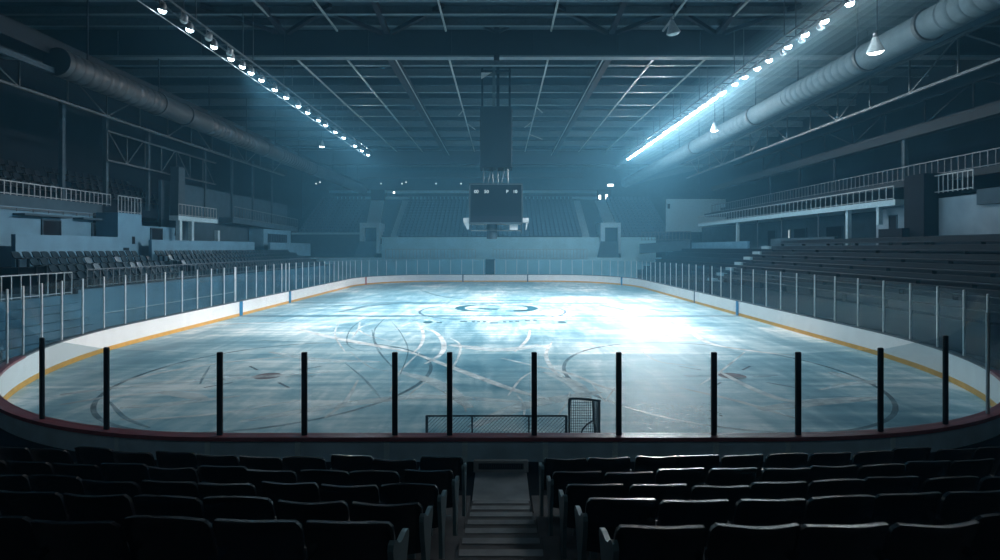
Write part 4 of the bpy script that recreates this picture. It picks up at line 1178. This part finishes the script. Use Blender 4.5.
MB().tube([(0,0,0),(0,0,.8)], .04, 8).build('tube', M['lens_t'], r, True); MB().box(.03,.1,-.08,.08,-.05,.85).build('back_plate', M['lampb'], r)
rb = empty('side_balcony', (22.5,46,6.5), 0, 'long pale edged balcony on columns along the right side', 'balcony')
MB().box(0,2.45,-13,20,.05,.38).build('balcony_slab', M['slab'], rb)
for y in (-8.2,-11.3,9.5): MB().box(.1,.35,y-.12,y+.12,-2.45 if y > -10 else -1.0,.05).build('support_column', M['slab'], rb)
for y in (-4.8,.6,5): MB().box(.1,.16,y-.03,y+.03,-2.4,.05).build('slim_post', M['raild'], rb)
railing('railing', (22.55,33.2,6.88), (22.55,66,6.88), .78, .62, M['rail'], 'pale railing on the right balcony edge', .04)
struct('ceiling_right_upper', MB().box(23.9,31,14,68,7.75,8.1), M['trussd'], label='dark edge of the upper right deck')
railing('railing', (24.0,22,8.1), (24.0,66,8.1), .82, .46, M['raild'], 'long dim railing of the upper right deck', .04)
m = MB()
for i in range(6): m.box(24.8+1.0*i,25.8+1.0*i,14,68,8.0,8.3+.5*i)
struct('floor_upper_right', m, M['terr'], label='dark upper terrace on the right side')
# near right block
struct('wall_right_block', MB().box(23.3,23.5,32.2,35.9,4.05,6.5), M['wallr'], label='pale blue wall block under the right balcony end')
dark_opening(23.27, 34.0, 34.6, 5.2, 6.0, 'small dark window opening in the right wall block')
struct('wall_right_pier', MB().box(22.6,24.6,30.9,32.4,3.8,8.1).box(22.2,22.8,32.0,34.0,3.8,5.2), M['opening'], label='black pier between the pale walls on the right')
struct('wall_right_near', MB().box(23.4,23.6,20,31.6,4.75,6.75), M['wallr'], label='large pale blue wall at the near right')
struct('wall_right_near_panel', MB().box(23.2,23.4,20,28.2,6.2,6.95), M['fascia'], label='darker panel on the near right wall')
struct('wall_right_near_base', MB().box(22.9,23.7,18,31.6,3.9,4.75), M['terr'], label='dark base of the near right wall')
railing('railing', (23.2,28.4,7.0), (23.2,31.6,7.0), .95, .3, M['rail'], 'short pale railing above the near right wall', .04)
for px in (905.5,):
    y = F*24.4/(px-CX)
    struct('column_right', MB().box(24.25,24.5,y-.13,y+.13,8.1,11.0), M['column'], label='slim steel column of the right side')
for px in (770,800,835):
    y = F*24.4/(px-CX)
    struct('column_right', MB().box(24.3,24.45,y-.08,y+.08,8.1,11.0), M['trussd'], label='slim dark post on the upper right deck')
# far right corner wall
m = MB().loft([[(20.6,72,6.1),(28,72,6.1),(28,72,10.2),(20.6,72,10.2)],[(20.6,72.3,6.1),(28,72.3,6.1),(28,72.3,10.2),(20.6,72.3,10.2)]], True, True)
struct('wall_far_right', m, M['aisle'], label='pale corner wall at the far right')
struct('trim_far_right_slot', MB().box(20.75,21.05,71.95,72.0,9.0,9.6), M['opening'], label='small dark slot in the far right corner wall')
m = MB().loft([[(17,70.5,3.4),(21.6,66,3.9),(21.6,66,5.0),(17,70.5,4.6)],[(17,71,3.4),(22,66.4,3.9),(22,66.4,5.0),(17,71,4.6)]], True, True)
struct('wall_far_right_low', m, M['fascia'], label='low curved wall in the far right corner')
railing('railing', (17.2,70.6,5.0), (21.7,66.1,5.0), 1.0, .45, M['raild'], 'dim railing on the far right corner wall', .05)

# ------------------------------------------------------------------ haze
# ------------------------------------------------------------------ thicker haze added round the right-hand lamps, shaped to stand in for bloom
def haze_material(d):
    m = bpy.data.materials.new('haze'); m.use_nodes = True; nt = m.node_tree; nt.nodes.clear()
    v = nt.nodes.new('ShaderNodeVolumeScatter'); o = nt.nodes.new('ShaderNodeOutputMaterial')
    v.inputs['Color'].default_value = (.55,.86,1.0,1); v.inputs['Density'].default_value = d; v.inputs['Anisotropy'].default_value = .2
    nt.links.new(v.outputs[0], o.inputs['Volume']); return m
hroot = empty('haze', (14.0,14,13.9), 0, 'haze added round the right floodlight gantry to shape its bloom', 'haze'); hroot['kind'] = 'stuff'
for r_, d_, dz in ((.35,.04,0),(.6,.026,0),(.85,.016,0),(1.1,.010,-.05),(1.35,.007,-.1),(1.6,.005,-.2),(1.9,.0036,-.4),(2.2,.0026,-.65),(2.5,.0020,-.9),(2.8,.0015,-1.2)):
    MB().tube([(0,-2,dz),(0,6,dz),(0,30,dz),(0,46,dz*.8),(0,51.5,dz*.4),(0,57.5,0)], [.05,r_*.8,r_,r_*.75,r_*.4,.03], 28).build('haze_layer', haze_material(d_), hroot, True)

# ------------------------------------------------------------------ world and view
w = bpy.data.worlds.new('world'); sc.world = w; w.use_nodes = True
w.node_tree.nodes['Background'].inputs[0].default_value = (.02,.05,.08,1); w.node_tree.nodes['Background'].inputs[1].default_value = .3
hv = w.node_tree.nodes.new('ShaderNodeVolumeScatter')      # thin blue haze filling the closed hall
hv.inputs['Color'].default_value = (.22,.66,1.0,1); hv.inputs['Density'].default_value = .0029
hv.inputs['Anisotropy'].default_value = .25
w.node_tree.links.new(hv.outputs[0], w.node_tree.nodes['World Output'].inputs['Volume'])
sc.view_settings.view_transform = 'Standard'; sc.view_settings.look = 'None'
sc.view_settings.exposure = 0.0; sc.view_settings.gamma = 1.0; sc.view_settings.use_curve_mapping = False
cy = sc.cycles
cy.max_bounces = 8; cy.diffuse_bounces = 3; cy.glossy_bounces = 3; cy.transparent_max_bounces = 24; cy.volume_bounces = 1; cy.transmission_bounces = 2
cy.use_denoising = True; cy.sample_clamp_indirect = 4; cy.caustics_reflective = False; cy.caustics_refractive = False
